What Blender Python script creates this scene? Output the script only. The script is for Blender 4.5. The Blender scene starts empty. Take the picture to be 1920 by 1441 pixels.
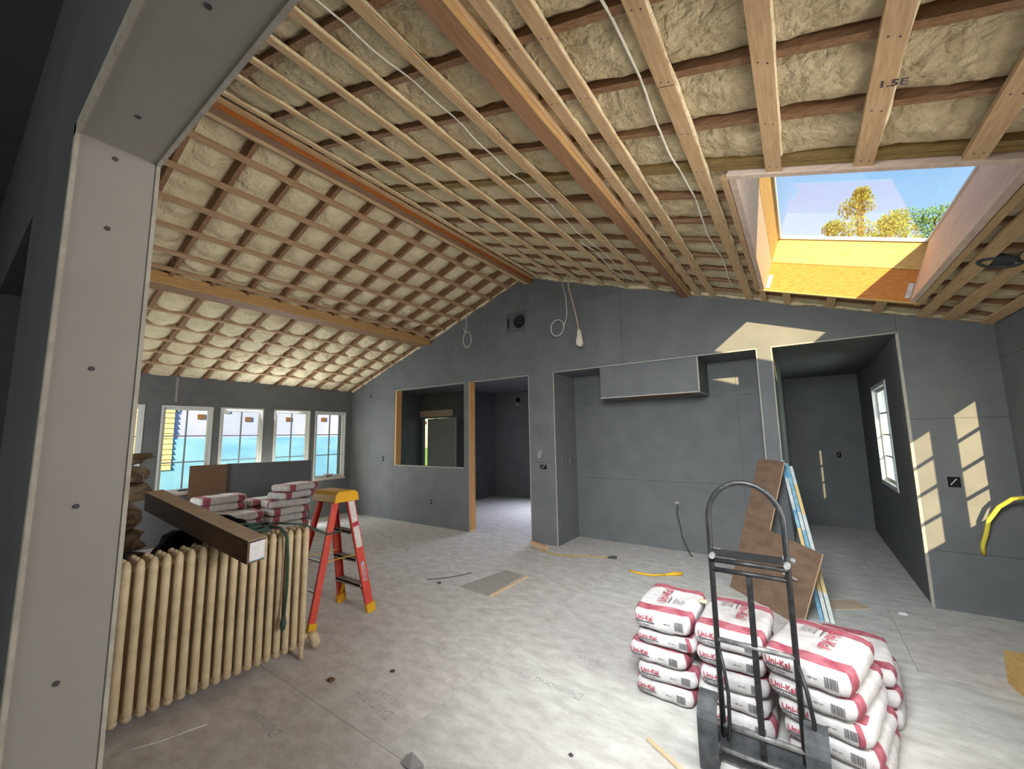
import bpy, bmesh, math, random
from mathutils import Vector, Matrix, noise
random.seed(7)
C = bpy.context.scene.collection
S = bpy.context.scene
# ------------------------------------------------------------------ camera
cam_d = bpy.data.cameras.new('camera'); cam = bpy.data.objects.new('camera', cam_d); C.objects.link(cam)
cam_d.sensor_width = 36; cam_d.lens = 761.48 / 1920 * 36; cam_d.clip_start = 0.02; cam_d.clip_end = 400
r_, u_, f_ = ((0.81691366, 0.57653126, -0.01624144), (0.08437583, -0.09160436, 0.99221437), (-0.57055482, 0.81192386, 0.12347816))
cam.matrix_world = Matrix(((r_[0], u_[0], -f_[0], 0), (r_[1], u_[1], -f_[1], 0), (r_[2], u_[2], -f_[2], 1.62), (0, 0, 0, 1)))
S.camera = cam
# ------------------------------------------------------------------ light
W = bpy.data.worlds.new('world'); S.world = W; W.use_nodes = True
wn = W.node_tree.nodes; wl = W.node_tree.links
sky = wn.new('ShaderNodeTexSky'); sky.sky_type = 'NISHITA'; sky.sun_disc = False
sky.sun_elevation = math.radians(17); sky.sun_rotation = math.radians(159); sky.air_density = 1.2; sky.dust_density = 0.6; sky.ozone_density = 2.0
wn['Background'].inputs[1].default_value = 0.27
wl.new(sky.outputs[0], wn['Background'].inputs[0])
SUN = Vector((-0.39, 1.0, -0.32)).normalized()
sd = bpy.data.lights.new('sun', 'SUN'); sd.energy = 17.0; sd.color = (1.0, 0.73, 0.39); sd.angle = math.radians(0.5)
so = bpy.data.objects.new('sun', sd); C.objects.link(so); so.rotation_euler = SUN.to_track_quat('-Z', 'Y').to_euler()
def area(name, loc, direction, sx, sy, power, color, spread=180):
    d = bpy.data.lights.new(name, 'AREA'); d.shape = 'RECTANGLE'; d.size = sx; d.size_y = sy; d.energy = power; d.color = color; d.spread = math.radians(spread)
    o = bpy.data.objects.new(name, d); C.objects.link(o); o.location = loc
    o.rotation_euler = Vector(direction).to_track_quat('-Z', 'Z').to_euler(); return o
area('window_daylight_right', (1.42, 2.0, 1.4), (-1, 0.05, -0.32), 2.4, 1.2, 66, (1.0, 0.96, 0.91), 125)  # added fill beside the right wall, no window is built here
area('window_daylight_high', (1.42, 2.0, 1.7), (-1, -0.08, 0.46), 2.4, 0.8, 30, (1.0, 0.94, 0.85), 85)  # second added fill, tilted up to lift the left ceiling foam
area('skylight_daylight_near', (-0.3, 0.5, 2.55), (-0.16, 1.0, -0.52), 1.0, 0.8, 66, (0.92, 0.98, 1.0), 92)  # added overhead fill; the near ceiling has no skylight opening
area('window_daylight_left', (-8.12, 3.6, 1.5), (1, 0, 0.18), 3.4, 1.3, 120, (0.90, 0.96, 0.96))
area('window_daylight_front', (-6.2, 0.26, 1.35), (0.15, 1, 0.05), 2.6, 1.2, 50, (0.95, 0.98, 1.0))  # added fill hidden behind the near pier, front wall has no window
area('near_room_daylight', (-0.2, -2.6, 1.7), (-0.25, 1, 0.1), 1.4, 1.2, 26, (0.95, 0.97, 0.90))  # weak fill added behind the camera to lift the near wall
area('hall_daylight', (1.38, 6.5, 1.6), (-1, 0.15, -0.1), 1.0, 1.2, 26, (0.95, 0.98, 1.0))
area('window_daylight_bedroom', (-4.3, 8.6, 1.7), (0.0, -0.8, -1.0), 1.4, 1.0, 45, (0.74, 0.80, 1.0), 120)  # unseen lamp added over the far-room floor, no window built there
S.view_settings.view_transform = 'Standard'; S.view_settings.look = 'None'; S.view_settings.gamma = 1
S.view_settings.use_curve_mapping = False; S.view_settings.exposure = 0.12

# ------------------------------------------------------------------ materials
def mat(name, col, rough=0.7, col2=None, scale=6.0, stretch=(1, 1, 1), bump=0.0, bscale=40.0, metal=0.0, detail=4.0, lo=0.35, hi=0.65, spec=0.3, brough=0.6):
    m = bpy.data.materials.new(name); m.use_nodes = True
    n = m.node_tree.nodes; l = m.node_tree.links; b = n['Principled BSDF']
    b.inputs['Base Color'].default_value = (*col, 1); b.inputs['Roughness'].default_value = rough
    b.inputs['Metallic'].default_value = metal; b.inputs['Specular IOR Level'].default_value = spec
    tc = n.new('ShaderNodeTexCoord')
    mp = n.new('ShaderNodeMapping'); mp.inputs['Scale'].default_value = stretch; l.new(tc.outputs['Object'], mp.inputs[0])
    if col2:
        t = n.new('ShaderNodeTexNoise'); t.inputs['Scale'].default_value = scale; t.inputs['Detail'].default_value = detail
        t.inputs['Roughness'].default_value = brough
        l.new(mp.outputs[0], t.inputs['Vector'])
        cr = n.new('ShaderNodeValToRGB'); cr.color_ramp.elements[0].position = lo; cr.color_ramp.elements[1].position = hi
        cr.color_ramp.elements[0].color = (*col, 1); cr.color_ramp.elements[1].color = (*col2, 1)
        l.new(t.outputs['Fac'], cr.inputs[0]); l.new(cr.outputs[0], b.inputs['Base Color'])
    if bump:
        t2 = n.new('ShaderNodeTexNoise'); t2.inputs['Scale'].default_value = bscale; t2.inputs['Detail'].default_value = 5
        l.new(mp.outputs[0], t2.inputs['Vector'])
        bp = n.new('ShaderNodeBump'); bp.inputs['Strength'].default_value = bump; bp.inputs['Distance'].default_value = 0.01
        l.new(t2.outputs['Fac'], bp.inputs['Height']); l.new(bp.outputs[0], b.inputs['Normal'])
    return m
M = {}
M['dry'] = mat('grey_drywall_paper', (0.128, 0.135, 0.139), 0.75, (0.152, 0.159, 0.162), 3.0, bump=0.03, bscale=200, spec=0.35)
M['dryp'] = mat('grey_drywall_paper_scuffed', (0.30, 0.28, 0.265), 0.8, (0.34, 0.32, 0.30), 2.2, bump=0.04, bscale=160)
M['drydark'] = mat('dark_grey_drywall_paper', (0.095, 0.10, 0.105), 0.8, (0.115, 0.12, 0.125), 3.0)  # darker drywall copy; holds the shade of the near and bedroom walls
M['core'] = mat('wall_core_gypsum', (0.17, 0.17, 0.165), 0.9)
M['bead'] = mat('cream_paper_edge', (0.46, 0.43, 0.37), 0.8, (0.36, 0.33, 0.29), 30)
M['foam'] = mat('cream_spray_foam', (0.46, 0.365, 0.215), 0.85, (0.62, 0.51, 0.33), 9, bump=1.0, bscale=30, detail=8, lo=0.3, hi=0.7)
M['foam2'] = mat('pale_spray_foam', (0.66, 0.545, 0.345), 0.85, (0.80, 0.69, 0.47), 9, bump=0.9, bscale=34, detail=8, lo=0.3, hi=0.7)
M['rafter'] = mat('reddish_brown_rafter_wood', (0.20, 0.105, 0.055), 0.8, (0.31, 0.175, 0.095), 8, (1.2, 12, 12), bump=0.1)
M['strap'] = mat('tan_strapping_wood', (0.47, 0.30, 0.155), 0.75, (0.60, 0.41, 0.235), 7, (12, 1.0, 12), bump=0.1)
M['strapd'] = mat('brownish_strapping_wood', (0.34, 0.205, 0.115), 0.75, (0.46, 0.295, 0.175), 7, (12, 1.0, 12), bump=0.1)
M['beam'] = mat('brown_beam_wood', (0.20, 0.105, 0.055), 0.7, (0.27, 0.15, 0.08), 6, (14, 0.8, 14), bump=0.1)  # underside tone of the beams, shade put into the brown
M['beamside'] = mat('golden_beam_wood', (0.48, 0.28, 0.11), 0.7, (0.60, 0.37, 0.16), 6, (14, 0.8, 14))  # same timber on the side face, light put into the colour
M['ridge'] = mat('orange_ridge_lumber', (0.32, 0.095, 0.02), 0.6, (0.44, 0.14, 0.035), 6, (14, 0.8, 14))
M['lvl'] = mat('orange_laminated_lumber', (0.40, 0.13, 0.02), 0.65, (0.56, 0.22, 0.045), 9, (2, 2, 14), bump=0.1)
M['pine'] = mat('pale_pine_board', (0.50, 0.31, 0.10), 0.7, (0.62, 0.41, 0.16), 6, (2, 2, 14), bump=0.08)
M['pineside'] = mat('pinkish_pine_board', (0.60, 0.45, 0.36), 0.7, (0.72, 0.57, 0.46), 6, (2, 2, 14), bump=0.08)
M['stud'] = mat('orange_stud_wood', (0.50, 0.25, 0.08), 0.7, (0.66, 0.38, 0.15), 8, (12, 12, 1), bump=0.08)
M['header'] = mat('olive_header_wood', (0.20, 0.13, 0.045), 0.8, (0.28, 0.19, 0.07), 8, (1, 12, 12))
M['roof'] = mat('roof_sheathing', (0.16, 0.13, 0.10), 0.9)
M['floor'] = mat('dusty_grey_subfloor', (0.43, 0.415, 0.39), 0.75, (0.66, 0.65, 0.62), 5.0, (1.0, 2.2, 1), bump=0.12, bscale=60, detail=9, lo=0.33, hi=0.68, brough=0.68)
M['floor2'] = mat('dusty_pinkish_subfloor', (0.44, 0.405, 0.385), 0.75, (0.655, 0.625, 0.605), 5.4, (1.2, 2.0, 1), bump=0.12, bscale=60, detail=9, lo=0.33, hi=0.68, brough=0.68)
M['gap'] = mat('dark_joint', (0.12, 0.11, 0.10), 0.9)
M['ink'] = mat('faded_grey_ink', (0.33, 0.335, 0.35), 0.8, (0.53, 0.51, 0.49), 30, lo=0.35, hi=0.6)
M['white'] = mat('white_window_paint', (0.62, 0.64, 0.62), 0.45, (0.68, 0.70, 0.68), 8)
M['muntin'] = mat('grey_muntin', (0.22, 0.27, 0.30), 0.5)
M['black'] = mat('black_paint', (0.010, 0.010, 0.011), 0.45, (0.03, 0.03, 0.031), 30, spec=0.35, lo=0.5, hi=0.75)
M['worn'] = mat('worn_grey_steel', (0.25, 0.245, 0.235), 0.45, (0.10, 0.10, 0.10), 25, spec=0.5, metal=0.3)
M['rubber'] = mat('dark_rubber', (0.035, 0.038, 0.042), 0.7, (0.08, 0.084, 0.088), 14)
M['hole'] = mat('black_void', (0.008, 0.008, 0.008), 0.9)
M['steel'] = mat('bare_steel', (0.55, 0.55, 0.54), 0.35, (0.38, 0.38, 0.37), 30, metal=0.7)
M['paper'] = mat('white_paper_sack', (0.46, 0.44, 0.435), 0.75, (0.62, 0.595, 0.59), 11, bump=0.8, bscale=16)
M['red'] = mat('crimson_sack_band', (0.27, 0.045, 0.07), 0.75, (0.40, 0.14, 0.17), 16, bump=0.25, bscale=22)
M['redink'] = mat('crimson_ink', (0.36, 0.05, 0.08), 0.7)
M['dark'] = mat('dark_ink', (0.07, 0.06, 0.07), 0.7)
M['greyink'] = mat('grey_ink', (0.30, 0.28, 0.29), 0.7)
M['lred'] = mat('red_fibreglass_rail', (0.60, 0.055, 0.035), 0.45, (0.66, 0.08, 0.055), 12, spec=0.5)
M['lyel'] = mat('yellow_plastic', (0.76, 0.42, 0.015), 0.45, (0.70, 0.36, 0.01), 12, spec=0.5)
M['tread'] = mat('grey_aluminium_tread', (0.26, 0.22, 0.20), 0.5, (0.36, 0.31, 0.28), 20, (3, 12, 3))
M['sticker'] = mat('white_sticker', (0.75, 0.72, 0.70), 0.6, (0.55, 0.50, 0.50), 60)
M['rad'] = mat('cream_radiator_paint', (0.52, 0.41, 0.26), 0.5, (0.64, 0.52, 0.34), 16, bump=0.2, bscale=90, spec=0.4)
M['card'] = mat('brown_cardboard', (0.13, 0.075, 0.042), 0.85, (0.17, 0.10, 0.058), 6, (1, 14, 14))  # carton sides darkened in colour for the shade they lie in
M['cardtop'] = mat('tan_cardboard', (0.48, 0.37, 0.26), 0.85, (0.58, 0.45, 0.33), 8)  # carton top, its lit tone put into the colour
M['labelm'] = mat('silver_white_label', (0.62, 0.62, 0.63), 0.6, (0.80, 0.80, 0.82), 60)
M['hard'] = mat('brown_hardboard', (0.15, 0.092, 0.06), 0.6, (0.21, 0.135, 0.09), 5, (1, 1, 3), spec=0.4)
M['hardedge'] = mat('raw_board_edge', (0.52, 0.33, 0.20), 0.8)
M['stone'] = mat('rough_brown_stone', (0.07, 0.042, 0.022), 0.9, (0.26, 0.19, 0.12), 7, bump=0.8, bscale=18)
M['bagblk'] = mat('black_plastic_bag', (0.007, 0.006, 0.006), 0.9, spec=0.05)
M['green'] = mat('dark_green_cord', (0.035, 0.075, 0.055), 0.6)
M['yel'] = mat('yellow_cord', (0.72, 0.42, 0.02), 0.55)
M['yel2'] = mat('tan_cord', (0.42, 0.30, 0.10), 0.7)
M['limeyel'] = mat('bright_yellow_hose', (0.80, 0.66, 0.08), 0.5)
M['wire'] = mat('white_cable', (0.55, 0.52, 0.50), 0.6)
M['wirep'] = mat('pinkish_cable', (0.52, 0.40, 0.34), 0.6)
M['pex'] = mat('ivory_cable', (0.70, 0.66, 0.56), 0.6)
M['tape'] = mat('white_taped_bundle', (0.78, 0.74, 0.62), 0.7, (0.60, 0.54, 0.44), 30, bump=0.6)
M['blueedge'] = mat('blue_sheet_edge', (0.10, 0.30, 0.46), 0.6, (0.30, 0.50, 0.62), 14)
M['whiteedge'] = mat('white_sheet_edge', (0.68, 0.68, 0.64), 0.6, (0.42, 0.50, 0.52), 12)
M['tanedge'] = mat('tan_sheet_edge', (0.70, 0.50, 0.24), 0.6)
M['blue'] = mat('blue_fence_sheeting', (0.15, 0.42, 0.86), 0.8, (0.24, 0.54, 0.90), 0.9, (1, 1, 3))
M['lilac'] = mat('pale_house_wrap', (0.34, 0.44, 0.86), 0.8, (0.50, 0.56, 0.90), 0.7)
M['siding'] = mat('cream_siding', (0.72, 0.62, 0.36), 0.7)
M['grass'] = mat('grass', (0.10, 0.24, 0.03), 0.9, (0.22, 0.40, 0.06), 3)
M['leaf'] = mat('yellow_green_leaves', (0.085, 0.14, 0.03), 0.7, (0.19, 0.25, 0.07), 1.2)
M['leafg'] = mat('green_leaves', (0.07, 0.17, 0.05), 0.7, (0.14, 0.26, 0.08), 1.2)
M['bark'] = mat('bark', (0.12, 0.08, 0.05), 0.9)
M['paintdoor'] = mat('white_door_paint', (0.36, 0.36, 0.34), 0.5)
M['ply'] = mat('weathered_plywood', (0.30, 0.28, 0.26), 0.8, (0.40, 0.38, 0.355), 6, (1, 10, 1))
M['scrap'] = mat('pale_wood_scrap', (0.60, 0.46, 0.30), 0.8)
for k_, sc_ in (('foam', 11.0), ('foam2', 12.0)):
    nt = M[k_].node_tree; pb = nt.nodes['Principled BSDF']; old = pb.inputs['Normal'].links[0].from_node
    old.inputs['Distance'].default_value = 0.018
    tn_ = nt.nodes.new('ShaderNodeTexNoise'); tn_.inputs['Scale'].default_value = sc_; tn_.inputs['Detail'].default_value = 6; tn_.inputs['Distortion'].default_value = 0.35
    mp_ = [q for q in nt.nodes if q.type == 'MAPPING'][0]; nt.links.new(mp_.outputs[0], tn_.inputs['Vector'])
    bp_ = nt.nodes.new('ShaderNodeBump'); bp_.inputs['Strength'].default_value = 0.7; bp_.inputs['Distance'].default_value = 0.05
    nt.links.new(tn_.outputs['Fac'], bp_.inputs['Height']); nt.links.new(bp_.outputs[0], old.inputs['Normal'])
def glass_mat():
    m = bpy.data.materials.new('window_glass'); m.use_nodes = True
    n = m.node_tree.nodes; l = m.node_tree.links; n.remove(n['Principled BSDF'])
    t = n.new('ShaderNodeBsdfTransparent'); g = n.new('ShaderNodeBsdfGlossy'); g.inputs['Roughness'].default_value = 0.02
    t.inputs[0].default_value = (0.95, 0.98, 0.98, 1)
    lw = n.new('ShaderNodeLayerWeight'); pw = n.new('ShaderNodeMath'); pw.operation = 'POWER'; pw.inputs[1].default_value = 4.0; l.new(lw.outputs['Facing'], pw.inputs[0])
    fr = n.new('ShaderNodeMath'); fr.operation = 'MULTIPLY_ADD'; fr.inputs[1].default_value = 0.5; fr.inputs[2].default_value = 0.03; l.new(pw.outputs[0], fr.inputs[0])
    mx = n.new('ShaderNodeMixShader'); l.new(fr.outputs[0], mx.inputs[0]); l.new(t.outputs[0], mx.inputs[1]); l.new(g.outputs[0], mx.inputs[2])
    l.new(mx.outputs[0], n['Material Output'].inputs[0]); return m
M['glass'] = glass_mat()

# ------------------------------------------------------------------ mesh helpers
class MB:
    def __init__(s): s.v = []; s.f = []; s.m = []
    def add(s, vs, fs, mi=0):
        b = len(s.v); s.v += [tuple(v) for v in vs]; s.f += [tuple(b + i for i in f) for f in fs]; s.m += [mi] * len(fs); return s
    def box(s, x0, x1, y0, y1, z0, z1, mi=0):
        return s.add([(x0, y0, z0), (x1, y0, z0), (x1, y1, z0), (x0, y1, z0), (x0, y0, z1), (x1, y0, z1), (x1, y1, z1), (x0, y1, z1)],
                     [(0, 3, 2, 1), (4, 5, 6, 7), (0, 1, 5, 4), (1, 2, 6, 5), (2, 3, 7, 6), (3, 0, 4, 7)], mi)
    def hexa(s, p, mi=0):   # eight points in the order of box()
        return s.add(p, [(0, 3, 2, 1), (4, 5, 6, 7), (0, 1, 5, 4), (1, 2, 6, 5), (2, 3, 7, 6), (3, 0, 4, 7)], mi)
    def bar(s, a, b, w, d, up=(0, 0, 1), mi=0, w2=None, d2=None):
        a = Vector(a); b = Vector(b); t = (b - a).normalized(); sx = t.cross(Vector(up)).normalized(); sy = sx.cross(t).normalized()
        w2 = w if w2 is None else w2; d2 = d if d2 is None else d2
        P = []
        for c, ww, dd in ((a, w, d), (b, w2, d2)):
            P += [c - sx * ww / 2 - sy * dd / 2, c + sx * ww / 2 - sy * dd / 2, c + sx * ww / 2 + sy * dd / 2, c - sx * ww / 2 + sy * dd / 2]
        return s.hexa(P, mi)
    def prism(s, poly, axis, a, b, mi=0):   # poly of 2D points extruded along axis
        n = len(poly)
        def P(p, t): return (t, p[0], p[1]) if axis == 0 else ((p[0], t, p[1]) if axis == 1 else (p[0], p[1], t))
        vs = [P(p, a) for p in poly] + [P(p, b) for p in poly]
        fs = [tuple(range(n))[::-1], tuple(range(n, 2 * n))] + [(i, (i + 1) % n, n + (i + 1) % n, n + i) for i in range(n)]
        return s.add(vs, fs, mi)
    def tube(s, pts, r, seg=8, mi=0, closed=False, radii=None):
        pts = [Vector(p) for p in pts]; n = len(pts); vs = []; fs = []; prev = None
        for i, p in enumerate(pts):
            if closed: t = pts[(i + 1) % n] - pts[i - 1]
            else: t = pts[min(i + 1, n - 1)] - pts[max(i - 1, 0)]
            t.normalize()
            if prev is None:
                a = Vector((0, 0, 1)) if abs(t.z) < 0.9 else Vector((1, 0, 0)); nx = t.cross(a).normalized()
            else: nx = (prev - t * prev.dot(t)).normalized()
            prev = nx; ny = t.cross(nx); rr = radii[i] if radii else r
            for k in range(seg):
                an = 2 * math.pi * k / seg; vs.append(p + (nx * math.cos(an) + ny * math.sin(an)) * rr)
        m = n if closed else n - 1
        for i in range(m):
            for k in range(seg):
                a0 = i * seg; b0 = ((i + 1) % n) * seg
                fs.append((a0 + k, a0 + (k + 1) % seg, b0 + (k + 1) % seg, b0 + k))
        if not closed: fs += [tuple(range(seg))[::-1], tuple((n - 1) * seg + k for k in range(seg))]
        return s.add(vs, fs, mi)
    def disc(s, c, axis, r, h, seg=20, mi=0):
        c = Vector(c); a = Vector(axis).normalized(); return s.tube([c - a * h / 2, c + a * h / 2], r, seg, mi)
    def build(s, name, mats, parent=None, smooth=False, loc=None):
        me = bpy.data.meshes.new(name); vs = s.v
        if loc is not None: vs = [(v[0] - loc[0], v[1] - loc[1], v[2] - loc[2]) for v in vs]
        me.from_pydata(vs, [], s.f); 
        if not isinstance(mats, (list, tuple)): mats = [mats]
        for m in mats: me.materials.append(m)
        for p, mi in zip(me.polygons, s.m): p.material_index = mi; p.use_smooth = smooth
        bm = bmesh.new(); bm.from_mesh(me); bmesh.ops.recalc_face_normals(bm, faces=bm.faces); bm.to_mesh(me); bm.free()
        o = bpy.data.objects.new(name, me); C.objects.link(o)
        if parent is not None: o.parent = parent
        if loc is not None: o.location = loc if parent is None else (0, 0, 0)
        return o
def bevel(o, w=0.004, seg=2):
    md = o.modifiers.new('bevel', 'BEVEL'); md.width = w; md.segments = seg; md.limit_method = 'ANGLE'; return o
def empty(name, loc=(0, 0, 0), rz=0.0):
    o = bpy.data.objects.new(name, None); o.empty_display_size = 0.1; C.objects.link(o); o.location = loc; o.rotation_euler = (0, 0, rz); return o
def tag(o, label=None, cat=None, group=None, kind=None):
    if label: o['label'] = label
    if cat: o['category'] = cat
    if group: o['group'] = group
    if kind: o['kind'] = kind
    return o
def thing(name, label, cat, loc=(0, 0, 0), rz=0.0, group=None): return tag(empty(name, loc, rz), label, cat, group)
def struct(o): o['kind'] = 'structure'; return o
def text_mesh(body, size, ext=0.0006, shear=0.0, bold=0.0):
    cu = bpy.data.curves.new('lettering', 'FONT'); cu.body = body; cu.size = size; cu.extrude = ext; cu.shear = shear; cu.offset = bold; cu.resolution_u = 2
    o = bpy.data.objects.new('lettering', cu); C.objects.link(o); dg = bpy.context.evaluated_depsgraph_get()
    me = bpy.data.meshes.new_from_object(o.evaluated_get(dg)); bpy.data.objects.remove(o); bpy.data.curves.remove(cu); return me
def text_obj(me, m, parent, mw, name='lettering'):
    me2 = me.copy(); me2.materials.clear(); me2.materials.append(m)
    o = bpy.data.objects.new(name, me2); C.objects.link(o); o.parent = parent; o.matrix_local = mw; return o
def frame_mat(o, x, y):   # matrix with text x axis and y axis
    x = Vector(x).normalized(); y = Vector(y).normalized(); z = x.cross(y).normalized(); y = z.cross(x)
    return Matrix(((x.x, y.x, z.x, o[0]), (x.y, y.y, z.y, o[1]), (x.z, y.z, z.z, o[2]), (0, 0, 0, 1)))

# ------------------------------------------------------------------ layout constants (metres)
D = 5.42; XL = -8.217; XR = 1.50; SL = 0.3327; XA = -3.5; ZA = 4.215
def roof(x): return ZA - SL * abs(x - XA)
WT = 0.115
OP_WIN = (-6.70, -4.853, 1.068, 2.560); OP_DOOR = (-4.726, -3.48, -0.01, 2.557)
OP_ALC = (-3.022, -0.343, -0.01, 2.560); OP_HALL = (-0.189, 0.860, -0.01, 2.560)
def cells(x0, x1, z0, z1, ops):
    xs = sorted({x0, x1, *[v for o in ops for v in o[:2] if x0 < v < x1]}); zs = sorted({z0, z1, *[v for o in ops for v in o[2:] if z0 < v < z1]})
    for i in range(len(xs) - 1):
        for j in range(len(zs) - 1):
            cx = (xs[i] + xs[i + 1]) / 2; cz = (zs[j] + zs[j + 1]) / 2
            if any(o[0] < cx < o[1] and o[2] < cz < o[3] for o in ops): continue
            yield xs[i], xs[i + 1], zs[j], zs[j + 1]
def clip_roof(x0, x1, z0, z1, fn):
    if fn is None: return [[(x0, z0), (x1, z0), (x1, z1), (x0, z1)]]
    out = []
    xs = [x0, XA, x1] if x0 < XA < x1 else [x0, x1]
    for a, b in zip(xs, xs[1:]):
        ra, rb = fn(a), fn(b)
        if max(ra, rb) <= z0: continue
        pts = [(a, z0), (b, z0)]
        p = []
        def zc(x, r): return min(z1, r)
        if ra > z0 and rb > z0:
            p = [(a, z0), (b, z0), (b, min(z1, rb))]
            if (ra - z1) * (rb - z1) < 0: xm = a + (z1 - ra) / (rb - ra) * (b - a); p.append((xm, z1))
            p.append((a, min(z1, ra)))
        else:
            xm = a + (z0 - ra) / (rb - ra) * (b - a)
            if ra > z0:
                p = [(a, z0), (xm, z0)]
                if ra > z1: x2 = a + (z1 - ra) / (rb - ra) * (b - a); p += [(x2, z1)]
                p.append((a, min(z1, ra)))
            else:
                p = [(xm, z0), (b, z0), (b, min(z1, rb))]
                if rb > z1: x2 = a + (z1 - ra) / (rb - ra) * (b - a); p += [(x2, z1)]
        out.append(p)
    return out
def wall(name, axis, t0, t1, s0, s1, z0, z1, ops, fn=None, sheets=None, face=+1, mcore='core', msheet='dry', th=0.0125):
    """wall slab normal to axis between t0<t1; sheets = list of (a,b,za,zb) on the face side"""
    mb = MB()
    for c in cells(s0, s1, z0, z1, ops):
        for poly in clip_roof(*c, (lambda x: fn(x) + 0.29) if fn else None): mb.prism(poly, axis, t0, t1)
    o = struct(mb.build(name, M[mcore]))
    if sheets:
        for (a, b, za, zb) in sheets:
            g = 0.0014; m2 = MB(); ins = (a + g, b - g, za + g, zb - g)
            for c in cells(*ins, ops):
                for poly in clip_roof(*c, (lambda x: fn(x) - 0.002) if fn else None):
                    if face > 0: m2.prism(poly, axis, t1 - 0.0005, t1 + th)
                    else: m2.prism(poly, axis, t0 - th, t0 + 0.0005)
            if m2.f: m2.build('drywall_sheet', M[msheet], o)
    return o
def grid_sheets(edges_x, edges_z): return [(a, b, c, d) for a, b in zip(edges_x, edges_x[1:]) for c, d in zip(edges_z, edges_z[1:])]

# ------------------------------------------------------------------ setting: floor
fl = struct(MB().box(-8.5, 1.7, -3.2, 9.6, -0.16, -0.016).build('floor', M['gap']))
k = 0
ys = [-3.2] + [0.3 + 1.22 * i for i in range(-2, 8)] + [9.6]
for j, (ya, yb) in enumerate(zip(ys, ys[1:])):
    off = -1.93 if j % 2 == 0 else -0.71
    xs = [-8.5] + [x for x in [off + 2.44 * i for i in range(-4, 4)] if -8.4 < x < 1.6] + [1.7]
    for xa, xb in zip(xs, xs[1:]):
        MB().box(xa + 0.0012, xb - 0.0012, ya + 0.0012, yb - 0.0012, -0.018, 0).build('subfloor_sheet', M['floor'] if (j + int(xa)) % 2 else M['floor2'], fl); k += 1
def floor_text(body, x, y, size, ang):
    me = text_mesh(body, size, 0.0002, bold=0.002)
    o = text_obj(me, M['ink'], fl, frame_mat((x, y, 0.0006), (math.cos(ang), math.sin(ang), 0), (-math.sin(ang), math.cos(ang), 0)), 'printed_lettering')
floor_text('Diamond', -1.24, 2.50, 0.095, math.pi); floor_text('PT 2 LC', -1.62, 2.485, 0.05, math.pi)
floor_text('Diamond', -2.10, 1.73, 0.10, math.pi); floor_text('19/32 T&G', -2.10, 1.82, 0.06, math.pi)
floor_text('Diamond', -2.35, 2.42, 0.09, math.pi); floor_text('Diamond', -2.50, 1.28, 0.09, math.pi)
floor_text('T&G LC', -1.25, 2.90, 0.07, math.pi)

# ------------------------------------------------------------------ setting: gable wall
OPS = [OP_WIN, OP_DOOR, OP_ALC, OP_HALL]
sh = grid_sheets([XL - 0.1, -6.75, -4.31, -1.92, 0.86], [0.0, 1.20, 2.41, 3.62, 4.4]) + grid_sheets([0.86, XR + 0.012], [0.0, 0.51, 1.71, 2.9])
wall('wall_back', 1, D, D + WT - 0.0125, XL - 0.1, XR + 0.05, -0.02, 4.7, OPS, roof, sh, face=-1)
wb = bpy.data.objects['wall_back']
Df = D - 0.0125
def bead(x0, x1, y0, y1, z0, z1, name='corner_bead', m='bead', parent=None): return MB().box(x0, x1, y0, y1, z0, z1).build(name, M[m], parent or wb)
for (a, b, c, d) in OPS:
    e = 0.009
    bead(a - e, b + e, Df - 0.004, Df + 0.004, d - 0.002, d + e)
    for x0, x1 in ((a - e, a + 0.002), (b - 0.002, b + e)):
        if abs(x0 - (OP_WIN[0] - e)) < 1e-6 or abs(x1 - OP_WIN[1] - e) < 1e-6 : continue
        bead(x0, x1, Df - 0.004, Df + 0.004, max(c, 0.001), d)
bead(OP_WIN[0], OP_WIN[1], Df - 0.004, Df + 0.004, OP_WIN[2] - 0.012, OP_WIN[2] + 0.002)
bead(0.846, 0.862, Df - 0.006, Df + 0.02, 0.001, 2.55, m='bead')
# exposed studs in left jambs
MB().box(OP_WIN[0] - 0.02, OP_WIN[0] + 0.02, Df - 0.002, D + WT, OP_WIN[2], OP_WIN[3]).build('stud', M['stud'], wb)
MB().box(OP_DOOR[0] - 0.01, OP_DOOR[0] + 0.022, Df + 0.006, D + WT, 0.001, OP_DOOR[3]).build('stud', M['stud'], wb)
MB().box(OP_DOOR[0] - 0.01, OP_DOOR[0] + 0.028, Df - 0.002, D + WT, 0.001, 0.035).build('sill_plate', M['scrap'], wb)
# ragged foam line where roof meets gable
random.seed(11)
mb = MB(); n = 240
prev = None; vs = []
for i in range(n + 1):
    x = XL + (XR - XL) * i / n; z = roof(x) + 0.02
    w = 0.045 + 0.03 * noise.noise(Vector((x * 5, 1.3, 0))) + 0.015 * noise.noise(Vector((x * 20, 4.3, 0)))
    vs += [(x, D - 0.0125, z + 0.03), (x, D - 0.03 - w * 0.4, z + 0.03), (x, D - 0.03 - w * 0.4, z - w * 0.5), (x, D - 0.0125, z - w)]
fs = []
for i in range(n):
    for q in range(4): fs.append((4 * i + q, 4 * i + (q + 1) % 4, 4 * i + 4 + (q + 1) % 4, 4 * i + 4 + q))
mb.add(vs, fs).build('foam_bead', M['foam2'], wb, smooth=True)
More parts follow.
